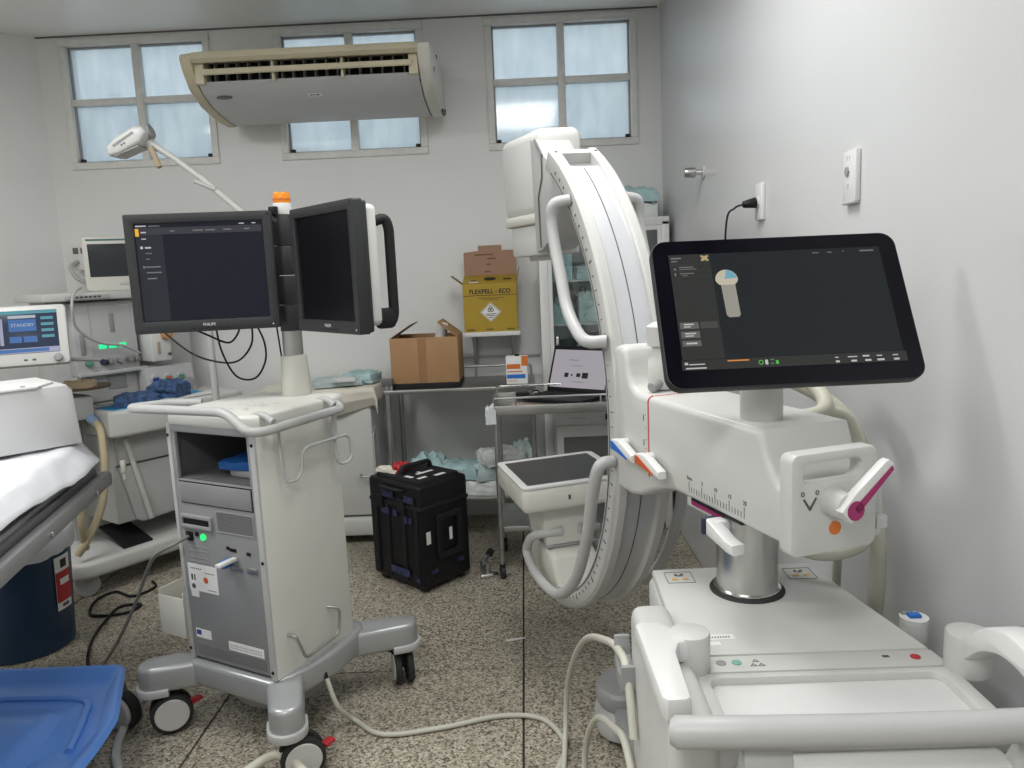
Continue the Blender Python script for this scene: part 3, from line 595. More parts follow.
pf = B(); pf.poly(arc_pts(-0.099, 0.061, 0.021, 0, 180, 14)+[(-0.118, 0.056), (-0.113, 0.051), (-0.085, 0.051), (-0.080, 0.056)], 0.0009); part('screen_figure_head', pf, 'scr_beige', ts, SG)
pf = B(); pf.poly(arc_pts(-0.099, 0.0625, 0.019, 5, 88, 10)+[(-0.100, 0.071), (-0.103, 0.063)], 0.0011); part('screen_figure_cap', pf, 'scr_patient_blue', ts, SG)
pole = part('screen_pole', B().cyl((-0.035, -0.095, 1.19), (-0.035, -0.095, 1.33), 0.040, seg=32, bev=0.003), 'white', ca, ARM)
part('screen_bracket', B().bb(-0.080, 0.010, -0.130, -0.05, 1.325, 1.42, 0.012), 'white', pole, ARM)
part('screen_tilt_plate', B().bb(-0.09, 0.03, 0.048, 0.072, -0.10, 0.06, 0.006), 'white', ts, SC)
part('bracket_knob', B().lathe([(0.006, 0), (0.03, 0), (0.034, 0.01), (0.032, 0.07), (0.022, 0.085), (0.022, 0.10), (0.034, 0.105), (0.036, 0.15), (0.02, 0.16)], 24, Matrix.Translation((-0.028, 0.305, 1.199))), 'white', arm, ARM)
part('bracket_screw', B().cyl((-0.045, 0.285, 1.215), (-0.075, 0.272, 1.208), 0.012, seg=16, bev=0.002), 'grey_mid', arm, ARM)
# --- cables looping behind the arm
def cab(pts, r, m, n=8, sg=12): return part('cable', B().tube(spline([V(*p) for p in pts], n), r, sg), m, ca, WR)
cab([(0.40, 1.93, 1.235), (0.50, 1.90, 1.255), (0.60, 1.80, 1.25), (0.652, 1.72, 1.20), (0.640, 1.66, 1.165), (0.57, 1.66, 1.15)], 0.017, 'hose_cream')
cab([(0.42, 1.93, 1.21), (0.55, 1.90, 1.225), (0.66, 1.80, 1.19), (0.725, 1.72, 1.12), (0.745, 1.66, 1.0), (0.748, 1.62, 0.88), (0.745, 1.62, 0.72), (0.72, 1.62, 0.55), (0.66, 1.60, 0.45)], 0.017, 'hose_cream')
cab([(0.55, 1.60, 1.12), (0.63, 1.66, 1.16), (0.70, 1.68, 1.14), (0.722, 1.66, 1.05), (0.715, 1.60, 0.92), (0.68, 1.58, 0.88), (0.60, 1.60, 0.865), (0.54, 1.66, 0.90), (0.50, 1.70, 0.99)], 0.014, 'hose_cream')
cab([(0.66, 1.80, 0.30), (0.70, 1.76, 0.55), (0.705, 1.73, 0.75), (0.70, 1.73, 0.90), (0.66, 1.74, 0.99), (0.56, 1.72, 1.02)], 0.010, 'cable_white')
# ================================================================== MONITOR CART
mc = thing('monitor_cart', 'grey and white medical workstation cart with two monitors and orange beacon', 'cart', (-0.895, 2.53, 0), -27)
body = part('cabinet', B().bb(-0.193, -0.183, -0.225, 0.145, 0.25, 1.055, 0.003), 'white', mc)
part('side_panel', B().prism([(-0.222, 0.25), (-0.222, 1.055), (0.135, 1.055), (0.145, 1.03), (0.145, 0.25)], 0.170, 0.196, 'x', 0.006), 'white_warm', mc)
part('back_panel', B().bb(-0.185, 0.175, 0.120, 0.145, 0.25, 1.05, 0.006), 'white', mc)
for x0, x1 in ((-0.193, -0.176), (0.172, 0.194)): part('corner_trim', B().bb(x0, x1, -0.230, -0.212, 0.25, 1.058, 0.004), 'grey_light', mc)
for x, z in ((-0.186, 1.02), (-0.186, 0.29), (0.185, 1.01), (0.185, 0.64), (0.185, 0.28)): part('screw', B().cyl((x, -0.228, z), (x, -0.2325, z), 0.0055, seg=14), 'black', mc)
# grey front face around an open compartment
ff = part('front_face', B().bb(-0.176, 0.172, -0.226, -0.214, 0.262, 0.876, 0.002), 'grey_face', mc)
fr = B(); fr.bb(-0.176, 0.172, -0.226, -0.214, 1.032, 1.056, 0.002); fr.bb(-0.176, -0.160, -0.226, -0.214, 0.876, 1.032, 0.001); fr.bb(0.160, 0.172, -0.226, -0.214, 0.876, 1.032, 0.001)
part('compartment_frame', fr, 'grey_mid', mc)
cp = B(); cp.bb(-0.176, 0.172, -0.214, 0.11, 0.872, 0.880); cp.bb(-0.178, -0.172, -0.214, 0.11, 0.88, 1.035); cp.bb(0.166, 0.171, -0.214, 0.11, 0.88, 1.035); cp.bb(-0.178, 0.171, 0.105, 0.115, 0.88, 1.035); cp.bb(-0.178, 0.171, -0.214, 0.11, 1.034, 1.04)
part('compartment', cp, 'grey_dark', mc)
part('drawer', B().bb(-0.156, 0.160, -0.231, -0.224, 0.802, 0.868, 0.0015), 'grey_face', mc)
part('drawer_gap', B().ring(rrect(-0.160, 0.164, 0.798, 0.872, 0.002, 2), rrect(-0.156, 0.160, 0.802, 0.868, 0.001, 2), -0.2268, -0.2255, 'y'), 'black', ff)
bay = part('disc_bay', B().ring(rrect(-0.165, -0.022, 0.716, 0.762, 0.004, 2), rrect(-0.155, -0.032, 0.728, 0.750, 0.002, 2), -0.236, -0.225, 'y', 0.002), 'grey_mid', ff)
part('disc_slot', B().bb(-0.156, -0.031, -0.229, -0.2262, 0.727, 0.751), 'black', bay)
vt = part('vent', B().ring(rrect(-0.004, 0.160, 0.716, 0.786, 0.002, 2), rrect(0.0, 0.156, 0.720, 0.782, 0.001, 2), -0.2285, -0.2258, 'y'), 'grey_mid', ff)
vb = B()
for r_ in range(9):
    for q in range(21): vb.bb(0.003+q*0.0074, 0.0085+q*0.0074, -0.2275, -0.2262, 0.7225+r_*0.0068, 0.7265+r_*0.0068)
part('vent_hole', vb, 'mesh_dark', vt)['kind'] = 'stuff'
part('power_light', B().cyl((-0.072, -0.225, 0.690), (-0.072, -0.231, 0.690), 0.011, seg=20), 'green_led', ff)
part('rocker_switch', B().bb(-0.108, -0.094, -0.230, -0.2255, 0.690, 0.704, 0.001), 'black', ff)
part('power_inlet', B().bb(-0.150, -0.120, -0.232, -0.2255, 0.672, 0.702, 0.002), 'black', ff)
pl = B()
for z in (0.653, 0.637, 0.615, 0.600): pl.bb(-0.15, -0.06, -0.2272, -0.2258, z, z+0.0035)
pl.bb(-0.152, -0.149, -0.2272, -0.2258, 0.62, 0.65); pl.bb(-0.060, -0.058, -0.2272, -0.2258, 0.60, 0.64)
part('plate_edge', pl, 'grey_mid', ff)
for x, z, w_ in ((0.036, 0.668, 0.012), (0.058, 0.664, 0.028), (0.125, 0.660, 0.016)): part('port', B().bb(x-w_/2, x+w_/2, -0.2285, -0.2258, z-0.005, z+0.005), 'black', ff)
for x in (0.07, 0.135): part('serial_port', B().bb(x-0.022, x+0.022, -0.2325, -0.2258, 0.598, 0.616, 0.004), 'steel_dull', ff)
us = part('usb_plug', B().bb(0.055, 0.075, -0.30, -0.228, 0.632, 0.643, 0.002), 'white_bright', ff)
part('usb_clip', B().bb(0.028, 0.052, -0.262, -0.228, 0.612, 0.636, 0.004), 'blue_lever', us)
sk = part('sticker', B().bb(-0.162, -0.028, -0.2272, -0.2258, 0.500, 0.592), 'paper', ff)
part('sticker', B().bb(-0.158, -0.122, -0.2272, -0.2258, 0.478, 0.50), 'paper', ff)
skp = B()
for k in range(6): skp.bb(-0.150+k*0.009, -0.145+k*0.009, -0.2276, -0.2271, 0.575, 0.579); skp.bb(-0.085+k*0.008, -0.080+k*0.008, -0.2276, -0.2271, 0.565, 0.568)
skp.bb(-0.150, -0.141, -0.2276, -0.2271, 0.536, 0.556); skp.bb(-0.136, -0.130, -0.2276, -0.2271, 0.536, 0.556)
skp.cyl((-0.142, -0.2271, 0.515), (-0.142, -0.2276, 0.515), 0.009, seg=16)
for k in range(4): skp.bb(-0.075+k*0.010, -0.068+k*0.010, -0.2276, -0.2271, 0.508, 0.511)
part('sticker_print', skp, 'print_dark', sk)
part('orange_dot', B().cyl((-0.082, -0.2271, 0.542), (-0.082, -0.2278, 0.542), 0.0105, seg=20), 'orange_red', sk)
s2 = part('sticker', B().bb(-0.155, -0.085, -0.2272, -0.2258, 0.335, 0.365), 'paper', ff); part('sticker_mark', B().bb(-0.152, -0.130, -0.2276, -0.2271, 0.345, 0.362), 'sticker_blue', s2)
s3 = part('sticker', B().bb(-0.005, 0.150, -0.2272, -0.2258, 0.318, 0.348), 'paper', ff)
sp3 = B()
for k in range(14): sp3.bb(0.003+k*0.010, 0.010+k*0.010, -0.2276, -0.2271, 0.335, 0.338); sp3.bb(0.003+k*0.010, 0.009+k*0.010, -0.2276, -0.2271, 0.326, 0.329)
part('sticker_print', sp3, 'grey_mid', s3)
part('lower_vent', B().bb(-0.15, 0.155, -0.2275, -0.2258, 0.276, 0.312), 'mesh_dark', ff)
# top tray and rail
top = part('top_tray', B().prism([(-0.195, -0.215), (-0.17, -0.232), (0.16, -0.232), (0.198, -0.205), (0.20, 0.13), (0.17, 0.21), (-0.16, 0.21), (-0.195, 0.16)], 1.052, 1.098, 'z', 0.012, seg=3), 'white_warm', mc)
wr_ = B(); random.seed(4)
for k in range(16):
    x, y = -0.08+random.random()*0.17, -0.16+random.random()*0.17
    wr_.poly([(x, y), (x+0.012+random.random()*0.01, y+0.003), (x+0.014, y+0.010), (x+0.002, y+0.009)], 1.0986)
part('worn_patch', wr_, mat('worn', (0.55, 0.49, 0.36), 0.6), top)
rail = fillet([(-0.215, -0.06, 1.095), (-0.300, -0.12, 1.100), (-0.318, -0.265, 1.107), (0.135, -0.272, 1.117), (0.225, -0.276, 1.062), (0.250, -0.235, 1.058), (0.236, 0.125, 1.062), (0.195, 0.15, 1.07)], 0.035, 6)
rl_ = part('handle_rail', B().tube(rail, 0.0145, 16), 'grey_light', mc)
part('rail_bracket', B().tube(fillet([(0.16, -0.19, 1.09), (0.20, -0.19, 1.100), (0.242, -0.19, 1.078)], 0.02), 0.011, 12), 'grey_light', rl_)
part('rail_bracket', B().tube(fillet([(0.16, 0.09, 1.09), (0.20, 0.09, 1.102), (0.236, 0.09, 1.080)], 0.02), 0.011, 12), 'grey_light', rl_)
hk = fillet([(0.216, -0.150, 1.060), (0.216, -0.145, 0.905), (0.222, -0.140, 0.876), (0.228, -0.100, 0.872), (0.228, -0.075, 0.895), (0.228, -0.068, 0.955), (0.228, -0.04, 0.968), (0.228, 0.145, 0.968), (0.228, 0.165, 0.95), (0.228, 0.170, 0.89), (0.226, 0.150, 0.870), (0.220, 0.115, 0.872), (0.216, 0.100, 0.90), (0.214, 0.100, 1.058)], 0.025, 5)
part('cable_hook', B().tube(hk, 0.0055, 10), 'tube_grey', mc)
part('side_handle', B().tube(fillet([(0.194, -0.165, 0.380), (0.225, -0.160, 0.377), (0.225, -0.125, 0.285), (0.225, 0.035, 0.298), (0.225, 0.050, 0.385), (0.194, 0.020, 0.395)], 0.022, 5), 0.0050, 10), 'steel_dull', mc)
part('cable_hook', B().tube(fillet([(-0.193, -0.18, 1.03), (-0.225, -0.18, 1.02), (-0.225, -0.18, 0.90), (-0.193, -0.18, 0.89)], 0.02, 5), 0.0055, 10), 'steel_dull', mc)
pk = B(); pk.bb(-0.330, -0.324, -0.225, -0.115, 0.315, 0.475, 0.002); pk.bb(-0.212, -0.206, -0.225, -0.115, 0.315, 0.475, 0.002); pk.bb(-0.330, -0.206, -0.228, -0.222, 0.315, 0.455, 0.002); pk.bb(-0.330, -0.206, -0.118, -0.112, 0.315, 0.475, 0.002); pk.bb(-0.328, -0.208, -0.224, -0.116, 0.315, 0.321); pk.bb(-0.208, -0.190, -0.20, -0.14, 0.36, 0.40, 0.002)
part('pen_pocket', pk, 'cream', mc)
# base with four legs on casters
bt = part('base_tub', B().lathe([(0.10, 0.085), (0.155, 0.095), (0.175, 0.13), (0.195, 0.20), (0.19, 0.25)], 40, TR(0, -0.02, 0)), 'grey_mid', mc)
part('base_plate', B().prism([(-0.215, -0.18), (-0.18, -0.245), (0.18, -0.245), (0.215, -0.18), (0.235, 0.0), (0.215, 0.18), (0.17, 0.22), (-0.17, 0.22), (-0.215, 0.18), (-0.235, 0.0)], 0.165, 0.252, 'z', 0.016, seg=3), 'silver_paint', mc)
for n_, (sx, sy) in enumerate(((1, -1), (-1, -1), (1, 1), (-1, 1))):
    a = math.atan2(sy, sx); Lm = Matrix.Rotation(a, 4, 'Z')
    pr = [(0.20, -0.06), (0.42, -0.052)]+arc_pts(0.42, 0, 0.052, -80, 80, 8)+[(0.42, 0.052), (0.20, 0.06)]
    lg = part('leg', B().prism([(x, y) for x, y in pr], 0.155, 0.246, 'z', 0.018, seg=3), 'silver_paint', mc, Lm)
    part('leg_bumper', B().ring([(0.375, -0.061)]+arc_pts(0.423, 0, 0.061, -85, 85, 8)+[(0.375, 0.061)], [(0.375, -0.048)]+arc_pts(0.42, 0, 0.048, -85, 85, 8)+[(0.375, 0.048)], 0.143, 0.170, 'z', 0.004), 'tube_grey', lg, Lm)
    cx, cy = 0.42*math.cos(a), 0.42*math.sin(a)
    ax = {0: V(0.78, -0.62, 0), 1: V(0.816, -0.577, 0), 2: V(0.70, 0.72, 0), 3: V(0.9, 0.4, 0)}[n_].normalized(); tr_ = V(-ax.y, ax.x, 0)
    cx, cy = cx*0.93, cy*0.93
    c0 = {0: V(0.325, -0.275, 0.068), 1: V(-0.262, -0.275, 0.068), 2: V(0.283, 0.30, 0.068), 3: V(-0.27, 0.28, 0.068)}[n_]
    cs = part('caster', B().cyl((cx, cy, 0.135), (cx, cy, 0.172), 0.03, seg=20).cyl((cx, cy, 0.14), c0+V(0, 0, 0.03), 0.024, seg=16).cyl(c0-ax*0.036, c0+ax*0.036, 0.012, seg=16), 'black_soft', mc)
    for s in (-1, 1):
        wo = part('wheel', wheel(B(), c0+ax*0.022*s, ax, 0.068, 0.024), 'rubber', cs)
        part('wheel_disc', B().cyl(c0+ax*0.033*s, c0+ax*0.037*s, 0.056, 0.052, seg=28), 'white', cs)
    part('brake_pedal', B().box(c0+tr_*0.078+V(0, 0, 0.02), (0.03, 0.04, 0.012), 0.004), 'red', cs)
# column, beacon and monitors
CX, CY = 0.020, 0.148
pc = part('column', B().lathe([(0.050, 1.095), (0.052, 1.10), (0.045, 1.225), (0.043, 1.235), (0.034, 1.238)], 32, TR(CX, CY, 0)), 'cream', mc)
part('inner_tube', B().cyl((CX, CY, 1.23), (CX, CY, 1.33), 0.034, seg=28), 'steel_dull', pc)
dk = B()
for z0, z1 in ((1.322, 1.41), (1.412, 1.51), (1.512, 1.61), (1.612, 1.715)): dk.cyl((CX, CY, z0), (CX, CY, z1), 0.036, seg=28, bev=0.002)
part('swivel_sleeve', dk, 'bezel', mc)
bc = part('beacon', B().cyl((CX+0.005, CY, 1.713), (CX+0.005, CY, 1.752), 0.031, seg=28, bev=0.002), 'white_bright', mc)
part('beacon_lens', B().cyl((CX+0.005, CY, 1.752), (CX+0.005, CY, 1.788), 0.029, 0.027, seg=28, bev=0.003), 'amber', bc)
part('beacon_ring', B().cyl((CX+0.005, CY, 1.762), (CX+0.005, CY, 1.767), 0.0302, seg=28), 'orange', bc)
part('beacon_plug', B().bb(CX-0.012, CX+0.014, CY-0.05, CY-0.028, 1.712, 1.74, 0.003), 'black', bc)
MCi = (Matrix.Translation((-0.895, 2.53, 0)) @ Matrix.Rotation(rad(-27), 4, 'Z')).inverted()
def monitor(M, W, H, content):
    mo = part('monitor', B().ring(rrect(-W/2, W/2, -H/2, H/2, 0.006, 3), rrect(-W/2+0.03, W/2-0.028, -H/2+0.038, H/2-0.030, 0.003, 3), 0, 0.035, 'y', 0.003), 'bezel', mc, M)
    part('back_case', B().prism(rrect(-W/2+0.004, W/2-0.004, -H/2+0.004, H/2-0.004, 0.008, 3), 0.034, 0.050, 'y', 0.004), 'bezel', mo, M)
    part('rear_shell', B().prism(rrect(-W/2+0.01, W/2-0.012, -H/2+0.02, H/2-0.012, 0.02, 4), 0.048, 0.085, 'y', 0.01), 'white', mo, M)
    part('screen', B().bb(-W/2+0.028, W/2-0.026, 0.010, 0.014, -H/2+0.036, H/2-0.028), content, mo, M)
    F = M @ FRM((0, 0, 0), (1, 0, 0), (0, 0, 1))
    text('lettering', 'PHILIPS', 0.0125, 'grey_light', mo, F @ Matrix.Translation((0.005, -H/2+0.022, 0.0004)), bold=0.0003)
    bt_ = B()
    for k in range(6): bt_.bb(-0.05+k*0.021, -0.036+k*0.021, -0.0008, 0.001, -H/2+0.010, -H/2+0.0125)
    part('monitor_button', bt_, 'black', mo, M)
    part('power_lamp', B().cyl((W/2-0.02, 0.001, -H/2+0.014), (W/2-0.02, -0.001, -H/2+0.014), 0.0025, seg=12), 'paper', mo, M)
    part('monitor_screw', B().cyl((W/2-0.010, 0.001, H/2-0.010), (W/2-0.010, -0.001, H/2-0.010), 0.004, seg=12), 'black', mo, M)
    return mo, F @ Matrix.Translation((0, 0, -0.010))
ML = MCi @ TR(-1.044, 2.52, 1.532, 9.3)
lm, LF = monitor(ML, 0.457, 0.383, 'scr_left')
g('screen_sidebar', [(-0.197, -0.151, -0.115, 0.150)], 'scr_left_side', lm, LF, 0.0005)
g('screen_menu_bar', [(-0.197, 0.126, 0.195, 0.148)], 'scr_left_bar', lm, LF, 0.0008)
g('screen_tab', [(-0.197, 0.122, -0.186, 0.146)], 'scr_yellow', lm, LF, 0.0012)
g('screen_text', [(-0.195, 0.152, -0.162, 0.156), (0.125, 0.152, 0.142, 0.155), (0.166, 0.152, 0.178, 0.155), (-0.180, 0.132, -0.164, 0.136), (-0.180, 0.112, -0.166, 0.115), (-0.186, 0.082, -0.178, 0.090), (-0.172, 0.083, -0.153, 0.088)], 'scr_text', lm, LF, 0.0012)
g('screen_text', [(-0.172, 0.066, -0.152, 0.069), (-0.172, 0.048, -0.160, 0.051), (-0.176, 0.022, -0.130, 0.026), (-0.184, 0.020, -0.178, 0.028), (-0.174, 0.004, -0.128, 0.008), (-0.174, -0.015, -0.145, -0.011), (-0.09, 0.134, -0.076, 0.138), (-0.02, 0.134, 0.012, 0.138), (0.02, 0.134, 0.05, 0.138), (0.075, 0.134, 0.10, 0.138), (0.14, 0.134, 0.158, 0.138), (-0.155, 0.152, -0.120, 0.155)], 'scr_text_dim', lm, LF, 0.0012)
MR = MCi @ TR(-0.598, 2.315, 1.523, -49)
rm, RF = monitor(MR, 0.40, 0.380, 'scr_off')
hd = fillet([(0.155, 0.080, 0.125), (0.165, 0.125, 0.14), (0.167, 0.135, 0.11), (0.167, 0.135, -0.14), (0.167, 0.125, -0.165), (0.165, 0.09, -0.165), (0.155, 0.080, -0.13)], 0.02, 5)
part('monitor_handle', B().tube(hd, 0.015, 14).bb(0.150, 0.182, 0.075, 0.135, -0.18, -0.12, 0.012), 'black_soft', rm, MR)
for M, sx in ((ML, 1), (MR, -1)):
    part('monitor_arm', B().box((sx*0.18 if sx > 0 else sx*0.16, 0.11, 0.0), (0.09, 0.03, 0.12), 0.005), 'bezel', lm if sx > 0 else rm, M)
part('cable_boot', B().cyl((0.205, -0.040, 0.222), (0.235, -0.050, 0.180), 0.009, 0.007, seg=14), 'black', mc)
# loose things in the open compartment
def at_cart(x, y, z): p = MCi.inverted() @ V(x, y, z); return (p.x, p.y, p.z)
bx = crumple(0.15, 0.13, 0.035, 3, 5, 0.12); single('blue_cloth', bx, 'blue_deep', 'blue folded cloth inside the cart compartment', 'cloth', at_cart(0.035, -0.10, 0.905), -22)
single('grey_device', B().prism(rrect(-0.07, 0.07, -0.06, 0.06, 0.02, 4), 0, 0.024, 'z', 0.006), 'grey_mid', 'flat grey device lying in the cart compartment', 'device', at_cart(0.06, -0.10, 0.8802), -30)
# hanging cables below the left monitor
def wc(pts, r=0.0035, m='black'): return part('cable', B().tube(spline([V(*p) for p in pts], 8), r, 8), m, mc, MCi)
wc([(-1.17, 2.62, 1.36), (-1.10, 2.64, 1.32), (-1.03, 2.64, 1.29), (-0.99, 2.63, 1.32), (-0.975, 2.62, 1.36)])
wc([(-1.06, 2.62, 1.36), (-1.055, 2.64, 1.26), (-1.02, 2.66, 1.17), (-0.955, 2.66, 1.16), (-0.91, 2.65, 1.22), (-0.905, 2.64, 1.29), (-0.925, 2.62, 1.36)])
wc([(-0.935, 2.62, 1.36), (-0.95, 2.64, 1.28), (-1.02, 2.68, 1.22), (-1.12, 2.72, 1.22), (-1.24, 2.80, 1.25), (-1.40, 2.95, 1.32)])
wc([(-0.855, 2.63, 1.36), (-0.85, 2.645, 1.22), (-0.848, 2.65, 1.103)], 0.003)
# ================================================================== AIR CONDITIONER
acu = thing('air_conditioner', 'cream ceiling-hung air conditioner in front of the middle window', 'air conditioner', (-1.02, 3.88, 2.36))
AI = Matrix.Translation((1.02, -3.88, -2.36))
cheek = [(3.885, 2.590), (3.878, 2.570), (3.905, 2.515), (3.97, 2.44), (4.10, 2.385), (4.30, 2.352), (4.44, 2.348), (4.50, 2.365), (4.535, 2.42), (4.54, 2.58), (4.50, 2.605), (3.93, 2.605)]
part('side_cheek', B().prism(cheek, -1.622, -1.565, 'x', 0.012), 'old_cream', acu, AI)
rc = part('side_cheek', B().prism(cheek, -0.47, -0.405, 'x', 0.012), 'cream', acu, AI)
part('cheek_screw', B().cyl((-0.406, 4.02, 2.50), (-0.402, 4.02, 2.50), 0.012, seg=16), 'grey_dark', rc, AI)
part('cheek_vent', B().prism([(4.30, 2.353), (4.42, 2.350), (4.50, 2.372), (4.52, 2.40), (4.49, 2.40), (4.40, 2.372), (4.32, 2.370)], -0.404, -0.399, 'x'), 'black', rc, AI)
part('top_case', B().bb(-1.57, -0.465, 3.90, 4.53, 2.575, 2.603, 0.004), 'old_cream', acu, AI)
part('front_lip', B().prism([(3.885, 2.588), (3.880, 2.568), (3.90, 2.552), (3.93, 2.555), (3.93, 2.602)], -1.568, -0.466, 'x', 0.003), 'old_cream', acu, AI)
part('underside_panel', B().prism([(3.945, 2.462), (3.99, 2.428), (4.10, 2.385), (4.30, 2.355), (4.42, 2.350), (4.42, 2.365), (4.30, 2.372), (4.10, 2.40), (4.0, 2.44), (3.955, 2.475)], -1.560, -0.474, 'x', 0.003), 'panel_white', acu, AI)
part('rear_grille', B().prism([(4.42, 2.350), (4.50, 2.368), (4.53, 2.42), (4.51, 2.42), (4.48, 2.38), (4.42, 2.365)], -1.560, -0.474, 'x', 0.003), 'old_cream', acu, AI)
part('inner_duct', B().bb(-1.56, -0.474, 4.03, 4.06, 2.45, 2.60), 'black', acu, AI)
for x in (-1.545, -0.495): part('duct_end', B().bb(x-0.022, x+0.022, 3.925, 4.03, 2.46, 2.60, 0.003), 'old_cream', acu, AI)
for yy, zz, h in ((3.905, 2.522, 0.030),):
    part('louvre_blade', B().prism([(yy, zz-0.020), (yy+0.006, zz-0.026), (yy+0.080, zz+0.010), (yy+0.07, zz+0.018), (yy+0.004, zz+0.002)], -1.525, -0.50, 'x', 0.002), 'old_cream', acu, AI)
fin_me = B().bb(-0.0035, 0.0035, 0, 0.05, 0, 0.13, 0.001, seg=1).mesh('fin')
for k in range(18):
    f = link('fin', fin_me, 'grey_mid', acu); f.location = (-1.49+k*0.0555+1.02, 3.985-3.88, 2.462-2.36)
for x in (-1.185, -0.845): part('divider', B().bb(x-0.006, x+0.006, 3.93, 4.02, 2.46, 2.60, 0.002), 'old_cream', acu, AI)
UF = AI @ FRM((-1.465, 4.020, 2.4135), (1, 0, 0), V(0, -0.92, 0.40))
part('badge', B().prism(arc_pts(0, 0, 1, 0, 360, 28)[:-1], 0, 0.003, 'z', M=UF @ Matrix.Diagonal((0.040, 0.0135, 1, 1))), 'grey_dark', acu)
text('lettering', 'Carrier', 0.018, 'grey_mid', acu, UF @ Matrix.Translation((0, 0, 0.0034)))
UF2 = AI @ FRM((-1.01, 4.030, 2.4085), (1, 0, 0), V(0, -0.92, 0.40))
part('sticker', B().bb(-0.035, 0.035, -0.012, 0.012, 0, 0.0015), 'paper', acu, UF2)
pr_ = B()
for x0 in (-0.024, -0.012, 0.004, 0.014): pr_.bb(x0, x0+0.009, -0.004, 0.005, 0.0014, 0.002)
part('sticker_print', pr_, 'print_dark', acu, UF2)['kind'] = 'stuff'
for x in (-1.40, -0.44):
    part('hanger', B().bb(x-0.012, x+0.012, 4.50, 4.59, 2.600, 2.655, 0.003).cyl((x, 4.53, 2.64), (x, 4.53, 2.70), 0.006, seg=10), 'grey_dark', acu, AI)

# ================================================================== EXAM LAMP ON STAND
el = thing('examination_lamp', 'white swing-arm examination lamp on a pole behind the left monitor', 'lamp', (-1.455, 3.52, 0))
EI = Matrix.Translation((1.455, -3.52, 0))
part('pole', B().cyl((-1.455, 3.52, 0.06), (-1.455, 3.52, 1.62), 0.016, seg=18), 'tube_grey', el, EI)
lb = part('foot', B().lathe([(0.13, 0.03), (0.15, 0.035), (0.15, 0.055), (0.05, 0.075), (0.02, 0.08)], 28, TR(-1.455, 3.52, 0)), 'grey_light', el, EI)
for k in range(4):
    a = rad(45+90*k); part('wheel', wheel(B(), (-1.455+0.12*math.cos(a), 3.52+0.12*math.sin(a), 0.02), (1, 0, 0), 0.02, 0.015, 14), 'rubber', lb, EI)
part('lower_arm', B().cyl((-1.455, 3.52, 1.61), (-1.19, 3.50, 1.745), 0.013, seg=14).cyl((-1.455, 3.52, 1.58), (-1.455, 3.52, 1.65), 0.022, seg=16), 'tube_grey', el, EI)
part('upper_arm', B().cyl((-1.19, 3.50, 1.75), (-1.42, 3.50, 1.965), 0.015, seg=14).tube([V(-1.40, 3.50, 1.945), V(-1.52, 3.50, 2.045), V(-1.585, 3.50, 2.09), V(-1.63, 3.50, 2.12)], [0.013, 0.013, 0.016, 0.02], 14), 'white', el, EI)
part('arm_joint', B().cyl((-1.19, 3.475, 1.75), (-1.19, 3.53, 1.75), 0.025, seg=20, bev=0.003), 'tube_grey', el, EI)
part('arm_lever', B().cyl((-1.44, 3.49, 1.945), (-1.35, 3.49, 1.905), 0.010, seg=12), 'tube_grey', el, EI)
HM = EI @ Matrix.Translation((-1.70, 3.49, 2.125)) @ Matrix.Rotation(rad(-20), 4, 'Y') @ Matrix.Scale(0.88, 4)
hd_ = part('lamp_head', B().prism([(-0.115, -0.022), (-0.105, 0.012), (-0.05, 0.035), (0.06, 0.045), (0.10, 0.03), (0.105, -0.005), (0.06, -0.035), (-0.06, -0.045), (-0.11, -0.038)], -0.07, 0.07, 'y', 0.018, seg=3), 'white_bright', el, HM)
part('lamp_trim', B().prism([(-0.07, 0.0), (0.05, 0.022), (0.055, 0.012), (-0.068, -0.010)], -0.073, -0.069, 'y'), 'grey_mid', hd_, HM)
part('lamp_end_cap', B().cyl((0.095, 0, 0.012), (0.118, 0, 0.012), 0.034, seg=20, bev=0.004), 'grey_mid', hd_, HM)
part('lamp_lens', B().bb(-0.09, 0.04, -0.055, 0.055, -0.048, -0.042, 0.002), 'grey_light', hd_, HM)
part('lamp_switch', B().bb(-0.03, -0.022, -0.073, -0.069, -0.02, -0.012).bb(-0.015, -0.007, -0.073, -0.069, -0.018, -0.010), 'grey_dark', hd_, HM)
part('lamp_handle', B().cyl((-1.61, 3.47, 2.095), (-1.572, 3.45, 2.005), 0.012, seg=14, bev=0.002), 'tan', el, EI)

# ================================================================== ANAESTHESIA MACHINE
am = thing('anaesthesia_machine', 'off-white anaesthesia machine with green lit flow meters and drawers', 'anaesthesia machine', (-2.2, 3.5, 0), 55)
bs_ = part('base_platform', B().prism([(-0.02, 0.0), (-0.02, 0.55), (0.98, 0.55), (0.98, 0.0), (0.93, -0.04), (0.03, -0.04)], 0.10, 0.185, 'z', 0.022, seg=3), 'white', am)
part('footrest', B().prism([(0.05, 0.13), (0.30, 0.20), (0.30, 0.212), (0.05, 0.145)], 0.235, 0.385, 'x', 0.002, M=None), 'black_soft', am, TR(0, -0.045, 0.05))
for x, y in ((0.05, 0.04), (0.92, 0.04), (0.05, 0.50), (0.92, 0.50)):
    cst = part('caster', B().bb(x-0.03, x+0.03, y-0.02, y+0.02, 0.07, 0.115, 0.005), 'grey_light', am)
    part('wheel', wheel(B(), (x, y, 0.062), (-0.39, -0.92, 0), 0.062, 0.05), 'grey_light', cst)
    part('tyre', B().cyl(V(x, y, 0.062)-V(-0.39, -0.92, 0)*0.012, V(x, y, 0.062)+V(-0.39, -0.92, 0)*0.012, 0.0635, seg=28), 'rubber', cst)
part('back_frame', B().bb(0.16, 0.93, 0.36, 0.54, 0.18, 1.45, 0.012), 'grey_light', am)
